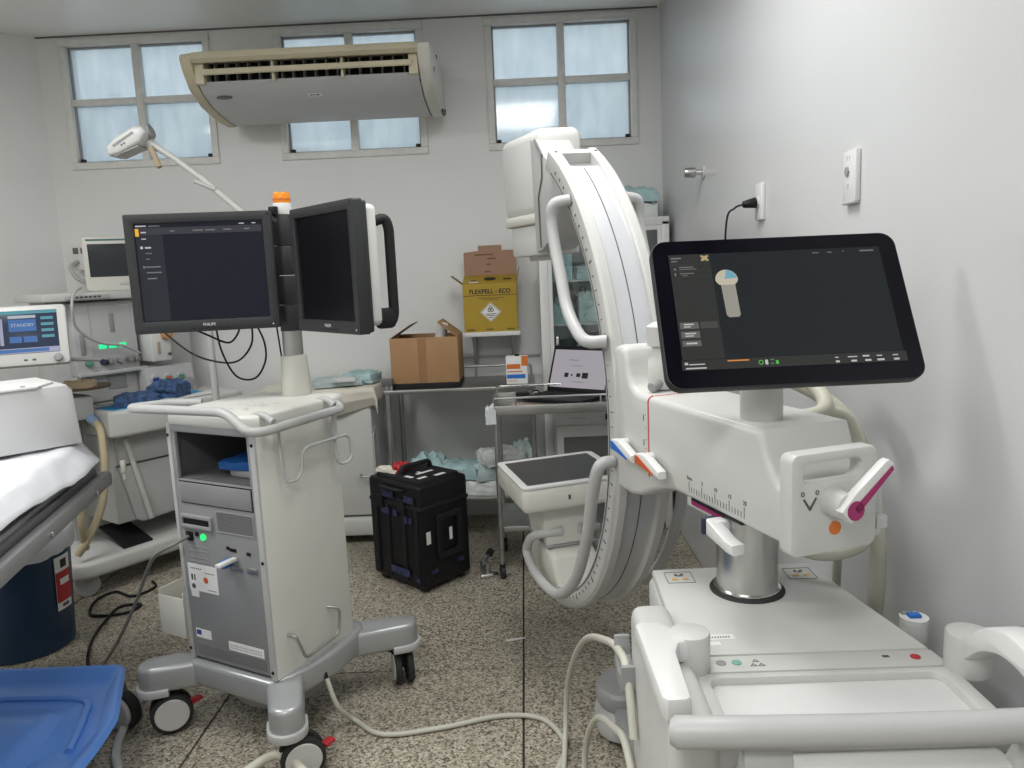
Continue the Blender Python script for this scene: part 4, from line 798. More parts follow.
dc = part('drawer_cabinet', B().bb(0.24, 0.92, 0.05, 0.38, 0.30, 0.80, 0.012), 'grey_light', am)
part('drawer', B().bb(0.27, 0.90, 0.028, 0.055, 0.605, 0.755, 0.008), 'grey_light', dc)
part('drawer', B().prism([(0.265, 0.60), (0.90, 0.60), (0.90, 0.32), (0.36, 0.29), (0.33, 0.31)], 0.030, 0.055, 'y', 0.006), 'grey_light', dc)
part('drawer_gap', B().bb(0.26, 0.90, 0.026, 0.045, 0.599, 0.605), 'print_dark', dc)
part('post', B().cyl((0.31, 0.02, 0.74), (0.40, 0.02, 0.30), 0.014, seg=14), 'white', dc)
wt = part('work_table', B().prism([(0.20, -0.06), (0.20, 0.30), (0.95, 0.30), (0.95, -0.06), (0.90, -0.085), (0.25, -0.085)], 0.765, 0.90, 'z', 0.02, seg=3), 'white', am)
part('table_liner', B().prism([(0.23, -0.055), (0.23, 0.16), (0.80, 0.16), (0.80, -0.055)], 0.899, 0.9035, 'z'), 'blue_bright', wt)
part('liner_sheet', B().prism([(0.36, -0.065), (0.40, 0.02), (0.82, 0.05), (0.82, -0.065)], 0.9035, 0.906, 'z'), 'paper', wt)
part('table_panel', B().prism([(0.60, 0.70), (0.62, 0.76), (0.68, 0.79), (0.95, 0.79), (0.95, 0.70)], -0.0895, -0.084, 'y'), 'grey_light', wt)
fp = part('flow_panel', B().bb(0.245, 0.575, 0.285, 0.37, 1.045, 1.425, 0.010), 'panel_white', am)
part('panel_recess', B().ring(rrect(0.33, 0.555, 1.085, 1.41, 0.006, 3), rrect(0.336, 0.549, 1.091, 1.404, 0.004, 3), 0.2835, 0.2865, 'y'), 'grey_light', fp)
for x, z0, z1 in ((0.285, 1.155, 1.26), (0.445, 1.26, 1.36)): part('flow_slot', B().bb(x-0.013, x+0.013, 0.2815, 0.286, z0, z1, 0.003), 'grey_mid', fp)
for x in (0.385, 0.438, 0.49): part('digital_display', B().bb(x-0.020, x+0.020, 0.281, 0.2855, 1.178, 1.202, 0.004), 'green_led_soft', fp)
for x, m in ((0.30, 'green_k'), (0.375, 'navy'), (0.405, 'steel_dull'), (0.46, 'grey_mid'), (0.51, 'steel_dull'), (0.545, 'steel_dull')):
    if m == 'green_k': m = mat('green_knob', (0.10, 0.28, 0.20), 0.5)
    part('flow_knob', B().cyl((x, 0.286, 1.11), (x, 0.245, 1.11), 0.016, 0.014, seg=18, bev=0.002), m, fp)
part('knob_ledge', B().bb(0.245, 0.60, 0.255, 0.30, 1.045, 1.065, 0.004), 'panel_white', fp)
part('lower_panel', B().bb(0.245, 0.60, 0.31, 0.37, 0.90, 1.045, 0.006), 'grey_light', am)
part('screen_niche', B().bb(0.40, 0.50, 0.303, 0.312, 0.96, 1.03, 0.004), 'grey_mid', am)
sh = part('top_shelf', B().bb(0.10, 0.95, 0.22, 0.56, 1.435, 1.475, 0.008), 'white', am)
part('shelf_edge', B().bb(0.20, 0.42, 0.213, 0.222, 1.440, 1.462, 0.003), 'grey_light', sh)
pr_ = B()
for k in range(6): pr_.bb(0.245+k*0.022, 0.261+k*0.022, 0.2122, 0.2135, 1.447, 1.457)
part('shelf_print', pr_, 'print_dark', sh)['kind'] = 'stuff'
vp = part('vaporiser', B().bb(0.60, 0.715, 0.20, 0.34, 1.085, 1.275, 0.010), 'white_bright', am)
part('vaporiser_dial', B().cyl((0.685, 0.202, 1.225), (0.685, 0.165, 1.225), 0.026, seg=22, bev=0.003), mat('peach', (0.55, 0.28, 0.12), 0.5), vp)
part('vaporiser_gauge', B().bb(0.632, 0.648, 0.1955, 0.201, 1.125, 1.19, 0.002), 'tan', vp)
part('vaporiser_lock', B().cyl((0.698, 0.201, 1.12), (0.698, 0.190, 1.12), 0.008, seg=12), 'print_dark', vp)
gb = part('gauge_block', B().prism([(0.20, 0.90), (0.30, 0.90), (0.30, 1.06), (0.225, 1.055)], 0.56, 0.84, 'x', 0.008), 'panel_white', am)
for x, m in ((0.605, 'sticker_blue'), (0.68, 'orange'), (0.755, 'green_knob')):
    part('gauge', B().cyl((x, 0.222, 0.995), (x, 0.200, 0.99), 0.024, seg=22, bev=0.002), 'panel_white', gb)
    part('gauge_face', B().cyl((x, 0.200, 0.99), (x, 0.198, 0.99), 0.017, seg=20), m, gb)
part('selector_knob', B().cyl((0.79, 0.215, 0.945), (0.79, 0.180, 0.945), 0.034, seg=22, bev=0.003), 'grey_mid', gb)
part('wooden_disc', B().cyl((0.18, 0.12, 1.010), (0.18, 0.12, 1.022), 0.13, seg=32), 'wood_disc', am, label='dark brown round plate on side arm')
part('disc_arm', B().cyl((0.18, 0.12, 1.01), (0.20, 0.38, 0.99), 0.012, seg=12), 'grey_light', am)
# swivelling ventilator screen on an arm
VM = TR(-2.2, 3.5, 0, 55).inverted() @ TR(-2.205, 3.30, 1.305, 26, -14) @ Matrix.Scale(0.90, 4)
vs_ = part('ventilator_display', B().prism(rrect(-0.215, 0.215, -0.148, 0.148, 0.018, 4), 0.0, 0.055, 'y', 0.010), 'white', am, VM)
part('display_screen', B().bb(-0.185, 0.175, -0.0025, 0.002, -0.088, 0.122, 0.001), 'scr_vent', vs_, VM)
VF = VM @ FRM((0, -0.0026, 0), (1, 0, 0), (0, 0, 1))
g('screen_bar', [(-0.185, 0.105, 0.175, 0.121)], 'scr_vent_teal', vs_, VF, 0.0006); g('screen_bar', [(-0.185, -0.087, 0.175, -0.062)], 'scr_vent_lilac', vs_, VF, 0.0006)
g('screen_field', [(-0.03, 0.02, 0.085, 0.078), (-0.03, -0.035, 0.02, -0.005), (0.028, -0.035, 0.085, -0.005)], 'scr_vent_blue', vs_, VF, 0.0006)
g('screen_title', [(-0.03, 0.084, 0.085, 0.098)], 'scr_vent_light', vs_, VF, 0.0006)
g('screen_row', [(0.105, 0.062+dz, 0.158, 0.076+dz) for dz in (0.012, -0.018, -0.048, -0.078)], 'scr_vent_teal', vs_, VF, 0.0006)
g('screen_column', [(-0.165+k*0.032, -0.045, -0.150+k*0.032, 0.085) for k in range(4)], 'scr_vent_lilac', vs_, VF, 0.0006)
g('screen_field', [(-0.095, -0.083, 0.13, -0.066)], 'scr_vent_blue', vs_, VF, 0.0010)
text('lettering', 'STANDBY', 0.022, 'scr_vent_light', vs_, VF @ Matrix.Translation((0.028, 0.05, 0.0012)))
part('display_knob', B().cyl((0.165, 0.0, -0.118), (0.165, -0.02, -0.118), 0.019, seg=22, bev=0.003), 'grey_mid', vs_, VM)
part('display_button', B().bb(0.02, 0.035, -0.002, 0.001, -0.125, -0.117).bb(0.055, 0.07, -0.002, 0.001, -0.125, -0.117), 'print_dark', vs_, VM)
part('display_arm', B().cyl((0.18, 0.07, -0.12), (0.33, 0.16, -0.12), 0.010, seg=12), 'grey_mid', vs_, VM)
part('display_mount', B().cyl((0.05, 0.055, 0), (0.16, 0.40, 0.02), 0.022, seg=14), 'grey_light', vs_, VM)
# breathing hoses
for pts, m, r in (([(0.17, 0.06, 0.86), (0.18, 0.0, 0.83), (0.175, -0.03, 0.76), (0.165, -0.04, 0.62), (0.14, -0.04, 0.48), (0.10, -0.035, 0.38), (0.05, -0.03, 0.30), (0.01, 0.0, 0.23)], 'hose', 0.017), ([(0.08, 0.06, 0.86), (0.05, -0.05, 0.82), (0.03, -0.08, 0.60), (0.02, -0.06, 0.40), (0.05, 0.0, 0.25)], 'hose', 0.017)):
    sp_ = spline([V(*p) for p in pts], 12)
    part('breathing_hose', B().tube(sp_, [r*(1.0+0.10*(i % 2)) for i in range(len(sp_))], 12), m, am)
part('hose_connector', B().cyl((0.165, 0.09, 0.885), (0.178, 0.02, 0.845), 0.022, seg=18, bev=0.003), mat('pale_blue', (0.28, 0.40, 0.60), 0.4), am)
part('absorber', B().bb(0.02, 0.20, 0.05, 0.30, 0.86, 0.98, 0.02), 'grey_light', am)
part('absorber_can', B().cyl((0.10, 0.20, 0.45), (0.10, 0.20, 0.86), 0.085, seg=28, bev=0.008), 'grey_light', am)
part('suction_tip', B().cyl((0.225, -0.10, 0.66), (0.225, -0.10, 0.60), 0.013, seg=14, bev=0.002).cyl((0.225, -0.10, 0.60), (0.225, -0.10, 0.565), 0.007, seg=10), 'cream', am)
part('grey_cable', B().tube(spline([V(0.28, 0.22, 1.50), V(0.22, 0.17, 1.47), V(0.19, 0.14, 1.40), V(0.22, 0.18, 1.30), V(0.33, 0.20, 1.22), V(0.46, 0.22, 1.19), V(0.55, 0.23, 1.14)], 10), 0.007, 10), 'tube_grey', am)
# patient monitor on the shelf
PMx = TR(-2.2, 3.5, 0, 55) @ TR(0.49, 0.30, 1.476, -28)
pl_ = PMx.translation
pm = thing('patient_monitor', 'cream patient monitor with blank screen on the anaesthesia machine shelf', 'monitor', (pl_.x, pl_.y, pl_.z), 27)
part('case', B().prism(rrect(-0.13, 0.14, 0.0, 0.285, 0.02, 4), -0.005, 0.10, 'y', 0.010), 'cream', pm)
part('screen', B().bb(-0.105, 0.125, -0.0075, 0.0, 0.075, 0.245, 0.001), 'scr_patient', pm)
part('top_stripe', B().bb(-0.11, 0.13, -0.0075, 0.0, 0.262, 0.270), mat('teal_dark', (0.05, 0.16, 0.15), 0.5), pm)
part('keypad', B().bb(0.03, 0.085, -0.008, 0.0, 0.028, 0.045, 0.002), 'grey_light', pm)
part('foot', B().bb(-0.10, 0.11, 0.0, 0.09, -0.0005, 0.008), 'grey_light', pm)
# blood pressure cuffs on the table
AMw = TR(-2.2, 3.5, 0, 55)
def cuff(x, y, z, rz, sx, sy, sz, seed, lab, rolled):
    p = AMw @ V(x, y, z)
    t = thing('blood_pressure_cuff', lab, 'cuff', (p.x, p.y, p.z), rz, 'blood pressure cuffs on the work table')
    part('sleeve', crumple(sx, sy, sz, seed, 9, 0.14), 'denim', t)
    if rolled: part('roll_edge', B().tube(spline([V(-sx/2, -sy/2, sz*0.3), V(0, -sy/2-0.005, sz*0.55), V(sx/2, -sy/2, sz*0.35)], 6), 0.012, 10), 'denim', t)
    part('tube', B().tube(spline([V(-sx/2+0.01, 0, 0.012), V(-sx/2-0.06, -0.01, 0.010), V(-sx/2-0.12, -0.03, 0.008), V(-sx/2-0.17, -0.04, 0.008)], 6), 0.005, 8), 'cable_grey', t)
cuff(0.38, -0.005, 0.9065, 30, 0.20, 0.13, 0.055, 11, 'faded blue blood pressure cuff lying flat on the work table', False)
cuff(0.60, 0.075, 0.9070, -10, 0.18, 0.12, 0.085, 17, 'folded dark blue blood pressure cuff beside the gauge block', True)
pcs = AMw @ V(0.14, 0.06, 1.0225)
single('glove', crumple(0.14, 0.07, 0.035, 5, 6, 0.35), 'tan', 'crumpled tan glove lying on the dark round plate', 'glove', (pcs.x, pcs.y, pcs.z), 20)
# ================================================================== STRETCHER
sr = thing('stretcher', 'hospital stretcher with grey rails and blue moulded base', 'stretcher', (-1.58, 2.74, 0), 14)
fr_ = B(); fr_.bb(-0.025, 0.012, -2.0, 0.06, 0.762, 0.815, 0.010); fr_.bb(-0.72, 0.012, 0.03, 0.06, 0.76, 0.81, 0.008); fr_.bb(-0.72, -0.69, -2.0, 0.06, 0.745, 0.815, 0.008)
part('side_rail', fr_, 'grey_face', sr)
part('inner_rail', B().bb(-0.075, -0.045, -1.98, 0.03, 0.80, 0.850, 0.008), 'grey_mid', sr)
for k in range(4): part('rail_bolt', B().cyl((0.011, -0.15-k*0.45, 0.785), (0.018, -0.15-k*0.45, 0.785), 0.009, seg=12), 'chrome', sr)
part('deck', B().bb(-0.69, -0.03, -1.98, 0.03, 0.80, 0.835, 0.005), 'grey_dark', sr)
part('mattress', B().bb(-0.66, -0.06, -1.95, 0.03, 0.835, 0.90, 0.022, seg=3), 'black_soft', sr)
# moulded base, a shallow tub with raised rim
tubo = [(-0.60, -0.20), (-0.33, -0.265), (0.055, -0.355), (0.115, -0.70), (0.10, -0.85), (0.07, -1.0), (0.05, -1.3), (0.05, -1.9), (-0.62, -1.9)]
def bo(inset, z): 
    c_ = V(-0.28, -1.0, 0); out = []
    for x, y in tubo:
        v = V(x, y, 0)-c_; L = v.length; v = v*(1-inset/L); out.append((c_.x+v.x, c_.y+v.y, z))
    return [tuple(p) for p in fillet(out, 0.03, 4, True)]
MBR = TR(0.055, -0.04, 0)
bb_ = B().rings([bo(0.34, 0.09), bo(0.24, 0.11), bo(0.10, 0.19), bo(0.0, 0.245), bo(0.012, 0.258), bo(0.035, 0.255), bo(0.06, 0.235), bo(0.10, 0.225), bo(0.25, 0.232), bo(0.30, 0.26), bo(0.36, 0.265)])
part('base_cover', bb_, 'blue_plastic', sr, MBR)
part('base_rib', B().tube(spline([V(-0.42, -0.40, 0.228), V(-0.20, -0.46, 0.232), V(-0.03, -0.52, 0.232), V(0.0, -0.62, 0.232), V(0.01, -0.80, 0.230)], 6), 0.011, 10), 'blue_plastic', sr, MBR)
for x, y in ((0.07, -0.350), (-0.50, -0.24), (0.0, -1.80), (-0.55, -1.80)):
    cst = part('caster', B().cyl((x, y, 0.10), (x, y, 0.16), 0.02, seg=14), 'grey_dark', sr)
    ax_ = V(0.55, 0.83, 0)
    part('tyre', wheel(B(), V(x, y, 0.070), ax_, 0.070, 0.040), 'rubber', cst)
    for s in (-1, 1): part('wheel_disc', B().cyl(V(x, y, 0.07)+ax_*0.019*s, V(x, y, 0.07)+ax_*0.034*s, 0.058, 0.054, seg=28, bev=0.004), 'grey_light', cst)
part('lift_column', B().bb(-0.45, -0.20, -1.2, -0.7, 0.24, 0.80, 0.02), 'grey_mid', sr)
# bed sheet
def sheet_mesh(seed):
    t = bmesh.new(); nx, ny = 34, 60; vv = []
    for j_ in range(ny+1):
        row = []
        for i_ in range(nx+1):
            u, v = i_/nx, j_/ny
            y = -1.6+v*1.61+0.05*noise.noise(V(u*3, 4.2, seed))
            s = u*(0.69+0.02*math.sin(v*9))
            xe = -0.06
            x = -0.66+s
            n1 = noise.noise(V(x*6+y*3, y*4, seed))*0.014+noise.noise(V(x*14, y*11+x*5, seed+3))*0.006
            z = 0.932+n1+0.010
            ov = x-(xe-0.02)
            if ov > 0:
                x = xe-0.02+ov*0.55; z -= ov*0.62
            row.append(t.verts.new((x, y, z)))
        vv.append(row)
    for j_ in range(ny):
        for i_ in range(nx): t.faces.new((vv[j_][i_], vv[j_][i_+1], vv[j_+1][i_+1], vv[j_+1][i_]))
    r_ = bmesh.ops.extrude_face_region(t, geom=t.faces[:]); 
    bmesh.ops.translate(t, verts=[v for v in r_['geom'] if isinstance(v, bmesh.types.BMVert)], vec=(0, 0, 0.004))
    bmesh.ops.recalc_face_normals(t, faces=t.faces)
    b = B(); b._merge(t); return b
shm = single('bed_sheet', sheet_mesh(2.0), 'sheet', 'crumpled white bed sheet spread over the stretcher', 'sheet', (-1.565, 2.74, 0), 14, ang=180)
wbx = thing('white_box', 'large white lidded box standing on the stretcher sheet', 'box', (-1.588, 2.655, 0.953), 46)
part('body', B().prism([(-0.50, 0.0), (0.0, 0.0), (-0.012, 0.195), (-0.03, 0.215), (-0.50, 0.215)], 0.0, 0.30, 'y', 0.010), mat('foam_white', (0.60, 0.60, 0.605), 0.6, var=0.02), wbx)
part('lid', B().prism([(-0.51, -0.012), (-0.12, -0.012), (-0.05, 0.08), (-0.05, 0.30), (-0.51, 0.30)], 0.215, 0.223, 'z', 0.002), 'paper', wbx, Matrix.Rotation(rad(0), 4, 'Z'))
part('lid_button', B().cyl((-0.16, 0.01, 0.223), (-0.16, 0.01, 0.226), 0.008, seg=14), 'grey_mid', wbx)
# bin
bn = thing('waste_bin', 'dark blue waste bin with clear liner and red biohazard label', 'bin', (-2.185, 3.06, 0), 26)
part('barrel', B().lathe([(0.17, 0.0), (0.185, 0.005), (0.201, 0.30), (0.211, 0.46), (0.218, 0.47), (0.211, 0.48), (0.203, 0.47), (0.195, 0.30), (0.17, 0.02), (0.05, 0.015)], 48), 'blue_bin', bn)
lin = []
for r0, z in ((0.220, 0.415), (0.226, 0.44), (0.225, 0.50), (0.216, 0.52), (0.198, 0.515), (0.19, 0.40), (0.16, 0.10)):
    lin.append([((r0+0.008*noise.noise(V(math.cos(2*PI*k/56)*6, math.sin(2*PI*k/56)*6, z*14)))*math.cos(2*PI*k/56), (r0+0.008*noise.noise(V(math.cos(2*PI*k/56)*6, math.sin(2*PI*k/56)*6, z*14)))*math.sin(2*PI*k/56), z+(0.025*noise.noise(V(math.cos(2*PI*k/56)*4, math.sin(2*PI*k/56)*4, 3)) if z < 0.43 and r0 > 0.215 else 0)) for k in range(56)])
part('liner', B().rings(lin, cap=False), 'bag', bn, ang=180)
def band(a0, a1, z0, z1, off, n=8):
    o_ = []
    for i_ in range(n+1):
        a = rad(a0+(a1-a0)*i_/n)
        row = []
        for z, d_ in ((z0, 0), (z1, 0), (z1, 0.002), (z0, 0.002)):
            r_ = 0.187+(0.215-0.185)*z/0.62+off+d_
            row.append((r_*math.cos(a), r_*math.sin(a), z))
        o_.append(row)
    return B().rings(o_)
lbp = part('label', band(-42, -18, 0.17, 0.40, 0.004), 'paper', bn)
part('label_red', band(-42, -18, 0.205, 0.335, 0.0065), 'red', lbp)
part('label_symbol', band(-34, -25, 0.350, 0.385, 0.0065, 4), 'print_black', lbp); part('label_text', band(-37, -23, 0.28, 0.305, 0.009, 4), 'paper', lbp); part('label_text', band(-35, -25, 0.182, 0.194, 0.0065, 4), 'print_dark', lbp)
# ================================================================== BACK OF THE ROOM
cb = thing('covered_trolley', 'off-white equipment trolley covered with a cream cloth by back wall', 'trolley', (-1.17, 4.33, 0))
part('body', B().bb(-0.30, 0.30, -0.16, 0.20, 0.16, 0.875, 0.02), 'white', cb)
part('base', B().bb(-0.33, 0.36, -0.19, 0.22, 0.05, 0.15, 0.02), 'white', cb)
part('side_panel', B().prism([(-0.162, 0.25), (-0.162, 0.62), (-0.10, 0.66), (-0.10, 0.20)], 0.298, 0.304, 'x'), 'grey_light', cb)
part('side_handle', B().tube(fillet([(0.22, -0.16, 0.40), (0.22, -0.20, 0.395), (0.30, -0.20, 0.395), (0.30, -0.16, 0.40)], 0.02), 0.006, 10), 'steel_dull', cb)
for x in (-0.28, 0.30):
    for y in (-0.14, 0.17): part('wheel', wheel(B(), (x, y, 0.03), (1, 0, 0), 0.03, 0.03, 18), 'rubber', cb)
def cloth_mesh():
    t = bmesh.new(); nx, ny = 40, 26; vv = []
    for j_ in range(ny+1):
        row = []
        for i_ in range(nx+1):
            x = -0.34+0.72*i_/nx; s = -0.30+0.52*j_/ny
            y, z = s, 0.882+0.006*noise.noise(V(x*9, s*9, 1))
            if s < -0.175: y = -0.18-0.012*math.sin(x*18)*min(1, (-0.175-s)/0.05); z = 0.882-(-0.175-s)*(0.9+0.25*math.sin(x*9+1))
            if x > 0.325: z -= (x-0.325)*1.2; x = 0.325+(x-0.325)*0.3
            row.append(t.verts.new((x, y, z)))
        vv.append(row)
    for j_ in range(ny):
        for i_ in range(nx): t.faces.new((vv[j_][i_], vv[j_][i_+1], vv[j_+1][i_+1], vv[j_+1][i_]))
    r_ = bmesh.ops.extrude_face_region(t, geom=t.faces[:]); bmesh.ops.translate(t, verts=[v for v in r_['geom'] if isinstance(v, bmesh.types.BMVert)], vec=(0, 0, 0.005)); bmesh.ops.recalc_face_normals(t, faces=t.faces)
    b = B(); b._merge(t); return b
single('cloth_cover', cloth_mesh(), 'cloth_cream', 'cream cloth draped over the equipment trolley', 'cloth', (-1.17, 4.33, 0), ang=180)
def pack(x, y, z, rz, s, seed, m, lab, grp): return single('sterile_pack', crumple(s[0], s[1], s[2], seed, 9, 0.15), m, lab, 'pack', (x, y, z), rz, grp)
pack(-1.08, 4.30, 0.894, 20, (0.26, 0.18, 0.045), 21, 'pack_pale', 'pale blue sterile pack lying flat on cream cloth', 'sterile packs on the cloth')
pack(-0.95, 4.38, 0.894, -15, (0.18, 0.14, 0.065), 22, 'pack_blue', 'crumpled teal sterile pack on cream cloth near table leg', 'sterile packs on the cloth')
pack(-1.02, 4.22, 0.925, 5, (0.13, 0.08, 0.02), 23, 'pack_white', 'white paper pack on top of the packs on cream cloth', 'sterile packs on the cloth')
# steel table with raised back rail
stb = thing('steel_table', 'stainless steel instrument table with lower shelf carrying a cardboard box', 'table', (-0.36, 4.29, 0))
part('table_top', B().bb(-0.415, 0.40, -0.23, 0.21, 0.862, 0.882, 0.004), 'steel_dull', stb)
part('lower_shelf', B().bb(-0.40, 0.39, -0.21, 0.20, 0.250, 0.268, 0.004), 'steel_dull', stb)
for x in (-0.395, 0.38):
    for y in (-0.21, 0.19):
        part('leg', B().cyl((x, y, 0.02), (x, y, 0.94 if x < 0 and y < 0 else 0.862), 0.014, seg=14), 'steel_dull', stb); part('leg_tip', B().cyl((x, y, 0.0), (x, y, 0.03), 0.018, seg=14), 'rubber', stb)
part('guard_rail', B().tube(fillet([(-0.395, 0.19, 0.88), (-0.395, 0.19, 0.945), (0.38, 0.19, 0.945), (0.38, 0.19, 0.88)], 0.02), 0.008, 10), 'steel_dull', stb)
part('clamp', B().bb(-0.425, -0.365, -0.225, -0.19, 0.905, 0.945, 0.006), 'grey_dark', stb)
bxx = thing('cardboard_box', 'open brown cardboard box standing on steel table', 'box', (-0.545, 4.25, 0.8825), -1)
part('box_tray', B().bb(-0.185, 0.180, -0.155, 0.13, 0.0, 0.03, 0.003), 'black_soft', bxx)
cbx = B(); cbx.bb(-0.185, 0.180, -0.155, -0.149, 0.03, 0.275, 0.001); cbx.bb(-0.185, 0.180, 0.125, 0.131, 0.03, 0.275, 0.001); cbx.bb(-0.185, -0.179, -0.15, 0.13, 0.03, 0.275, 0.001); cbx.bb(0.174, 0.180, -0.15, 0.13, 0.03, 0.275, 0.001); cbx.bb(-0.18, 0.175, -0.15, 0.13, 0.03, 0.036)
part('box_wall', cbx, 'cardboard', bxx)
part('tape_seam', B().bb(-0.035, 0.010, -0.1556, -0.1545, 0.032, 0.272), mat('tape', (0.30, 0.165, 0.08), 0.35), bxx)
part('flap', B().box((0, 0, 0.065), (0.005, 0.27, 0.13), 0.001, M=TR(-0.180, -0.01, 0.275, 0, 0, 58)), 'cardboard_in', bxx)
part('flap', B().box((0, 0, 0.065), (0.005, 0.27, 0.13), 0.001, M=TR(0.177, -0.01, 0.275, 0, 0, -52)), 'cardboard', bxx)
single('paper_roll', B().cyl((0, 0, 0), (0.045, 0.02, 0.30), 0.032, seg=24).cyl((0.045, 0.02, 0.30), (0.0452, 0.0201, 0.3012), 0.022, seg=20), 'paper', 'white paper roll sticking out of the cardboard box', 'paper roll', (-0.50, 4.20, 0.925))
single('plastic_wrap', crumple(0.26, 0.17, 0.20, 31, 7, 0.08), 'bag', 'clear plastic wrapping inside the cardboard box', 'plastic', (-0.555, 4.285, 0.921))
for i_, (x, y, z, rz, s, m, lab) in enumerate([(-0.46, 4.24, 0.269, 10, (0.30, 0.22, 0.09), 'pack_pale', 'pale blue pack at the bottom beside the black case'), (-0.22, 4.22, 0.269, -12, (0.28, 0.22, 0.085), 'pack_white', 'whitish pack at the bottom below the laptop trolley'), (-0.42, 4.25, 0.355, -8, (0.27, 0.2, 0.085), 'pack_blue', 'teal pack in the middle of the pile beside the black case'), (-0.20, 4.24, 0.350, 15, (0.26, 0.2, 0.09), 'pack_pale', 'pale pack in the middle of the pile by the trolley leg'), (-0.17, 4.20, 0.435, 25, (0.22, 0.17, 0.08), 'pack_white', 'topmost white pack on the lower shelf pile'), (-0.58, 4.28, 0.269, 0, (0.20, 0.24, 0.20), 'pack_blue', 'tall teal pack behind the black case'), (-0.04, 4.26, 0.269, 5, (0.16, 0.22, 0.24), 'pack_pale', 'upright pale pack behind the trolley leg')]):
    pack(x, y, z, rz, s, 40+i_*3, m, lab, 'sterile packs on the lower table shelf')
# wall shelf with sharps container
wsf = thing('wall_shelf', 'small white wall shelf holding yellow sharps container', 'shelf', (-0.19, 4.48, 1.13))
part('board', B().bb(-0.165, 0.160, -0.16, 0.115, 0.0, 0.025, 0.004), 'white_bright', wsf)
for x in (-0.11, 0.11): part('bracket', B().prism([(0.115, 0.0), (-0.10, 0.0), (-0.10, -0.012), (0.10, -0.19), (0.115, -0.20)], x-0.008, x+0.008, 'x', 0.001), 'grey_light', wsf)
part('wall_rail', B().bb(-0.125, -0.110, 0.095, 0.118, -0.30, 0.0, 0.002), 'grey_light', wsf)
shp = thing('sharps_container', 'yellow cardboard sharps container with raised brown lid on wall shelf', 'sharps container', (-0.192, 4.42, 1.1552))
part('box', B().prism([(-0.09, 0.0), (0.11, 0.0), (0.11, 0.315), (0.06, 0.315), (-0.09, 0.268)], -0.152, 0.150, 'x', 0.002), 'yellow_card', shp)
part('lid', B().prism([(-0.150, 0.0), (0.152, 0.0), (0.152, 0.145), (0.070, 0.145), (0.070, 0.175), (-0.065, 0.175), (-0.065, 0.145), (-0.150, 0.138)], -0.003, 0.003, 'y', M=TR(0, 0.075, 0.31, 0, -6)), 'cardboard_pink', shp)
part('side_flap', B().box((0, 0, 0.035), (0.004, 0.12, 0.09), 0, M=TR(-0.155, 0.0, 0.268, 0, 0, -52)), 'yellow_dark', shp)
part('side_flap', B().box((0, 0, 0.035), (0.004, 0.12, 0.09), 0, M=TR(0.150, 0.0, 0.275, 0, 0, 14)), 'yellow_dark', shp)
SF = FRM((0, -0.0905, 0), (1, 0, 0), (0, 0, 1))
text('lettering', 'FLEXPELL - ECO', 0.034, 'print_black', shp, SF @ Matrix.Translation((0, 0.225, 0.0005)), bold=0.0009, sx=0.97)
part('print_line', B().bb(-0.152, 0.150, -0.0915, -0.0902, 0.203, 0.206), 'print_black', shp)
fp_ = B()
for k in range(16): fp_.bb(-0.068+k*0.009, -0.061+k*0.009, -0.0912, -0.0902, 0.187, 0.1905); 
for k in range(10): fp_.bb(-0.042+k*0.009, -0.036+k*0.009, -0.0912, -0.0902, 0.178, 0.181)
for x0 in (-0.135, -0.03, 0.09):
    for k in range(4): fp_.bb(x0+k*0.011, x0+0.008+k*0.011, -0.0912, -0.0902, 0.010, 0.017)
part('fine_print', fp_, 'print_black', shp)
dm = part('hazard_diamond', B().prism([(0, -0.055), (0.060, 0), (0, 0.055), (-0.060, 0)], 0, 0.0008, 'z', M=SF @ Matrix.Translation((0, 0.110, 0.0003))), 'paper', shp)
hz_ = B(); MD = SF @ Matrix.Translation((0, 0.110, 0.0012))
hz_.ring([(0, -0.051), (0.0555, 0), (0, 0.051), (-0.0555, 0)], [(0, -0.048), (0.052, 0), (0, 0.048), (-0.052, 0)], 0, 0.0004, 'z', M=MD)
for k in range(3): hz_.ring(arc_pts(0.009*math.cos(rad(90+120*k)), 0.016+0.009*math.sin(rad(90+120*k)), 0.010, 0, 360, 14)[:-1], arc_pts(0.009*math.cos(rad(90+120*k)), 0.016+0.009*math.sin(rad(90+120*k)), 0.0055, 0, 360, 14)[:-1], 0, 0.0004, 'z', M=MD)
hz_.bb(-0.030, 0.030, -0.012, -0.008, 0, 0.0004, M=MD); hz_.bb(-0.024, 0.024, -0.021, -0.017, 0, 0.0004, M=MD); hz_.bb(-0.012, 0.012, -0.032, -0.028, 0, 0.0004, M=MD)
part('hazard_symbol', hz_, 'print_black', dm)
tp = FRM((0, -0.015, 0.2945), (1, 0, 0), V(0, 0.954, 0.299))
part('opening', B().prism(arc_pts(0, 0, 1, 0, 360, 24)[:-1], 0, 0.001, 'z', M=tp @ Matrix.Diagonal((0.034, 0.026, 1, 1))), 'print_black', shp)
tpx = B(); tpx.bb(-0.11, -0.07, -0.03, -0.022, 0, 0.001, M=tp); tpx.bb(0.075, 0.12, -0.005, 0.002, 0, 0.001, M=tp); tpx.bb(0.075, 0.12, -0.02, -0.015, 0, 0.001, M=tp)
part('fine_print', tpx, 'print_black', shp)
part('top_sticker', B().bb(-0.115, -0.065, -0.062, -0.045, 0, 0.001, M=tp), 'paper', shp)
lt = B(); LT = TR(0, 0.075, 0.31, 0, -6) @ FRM((0, -0.0032, 0), (1, 0, 0), (0, 0, 1))
for x0, z0, n_ in ((-0.085, 0.118, 9), (-0.012, 0.095, 4), (-0.02, 0.062, 2), (-0.03, 0.02, 3)):
    for k in range(n_): lt.bb(x0+k*0.012, x0+0.009+k*0.012, z0, z0+0.009, 0, 0.0005, M=LT)
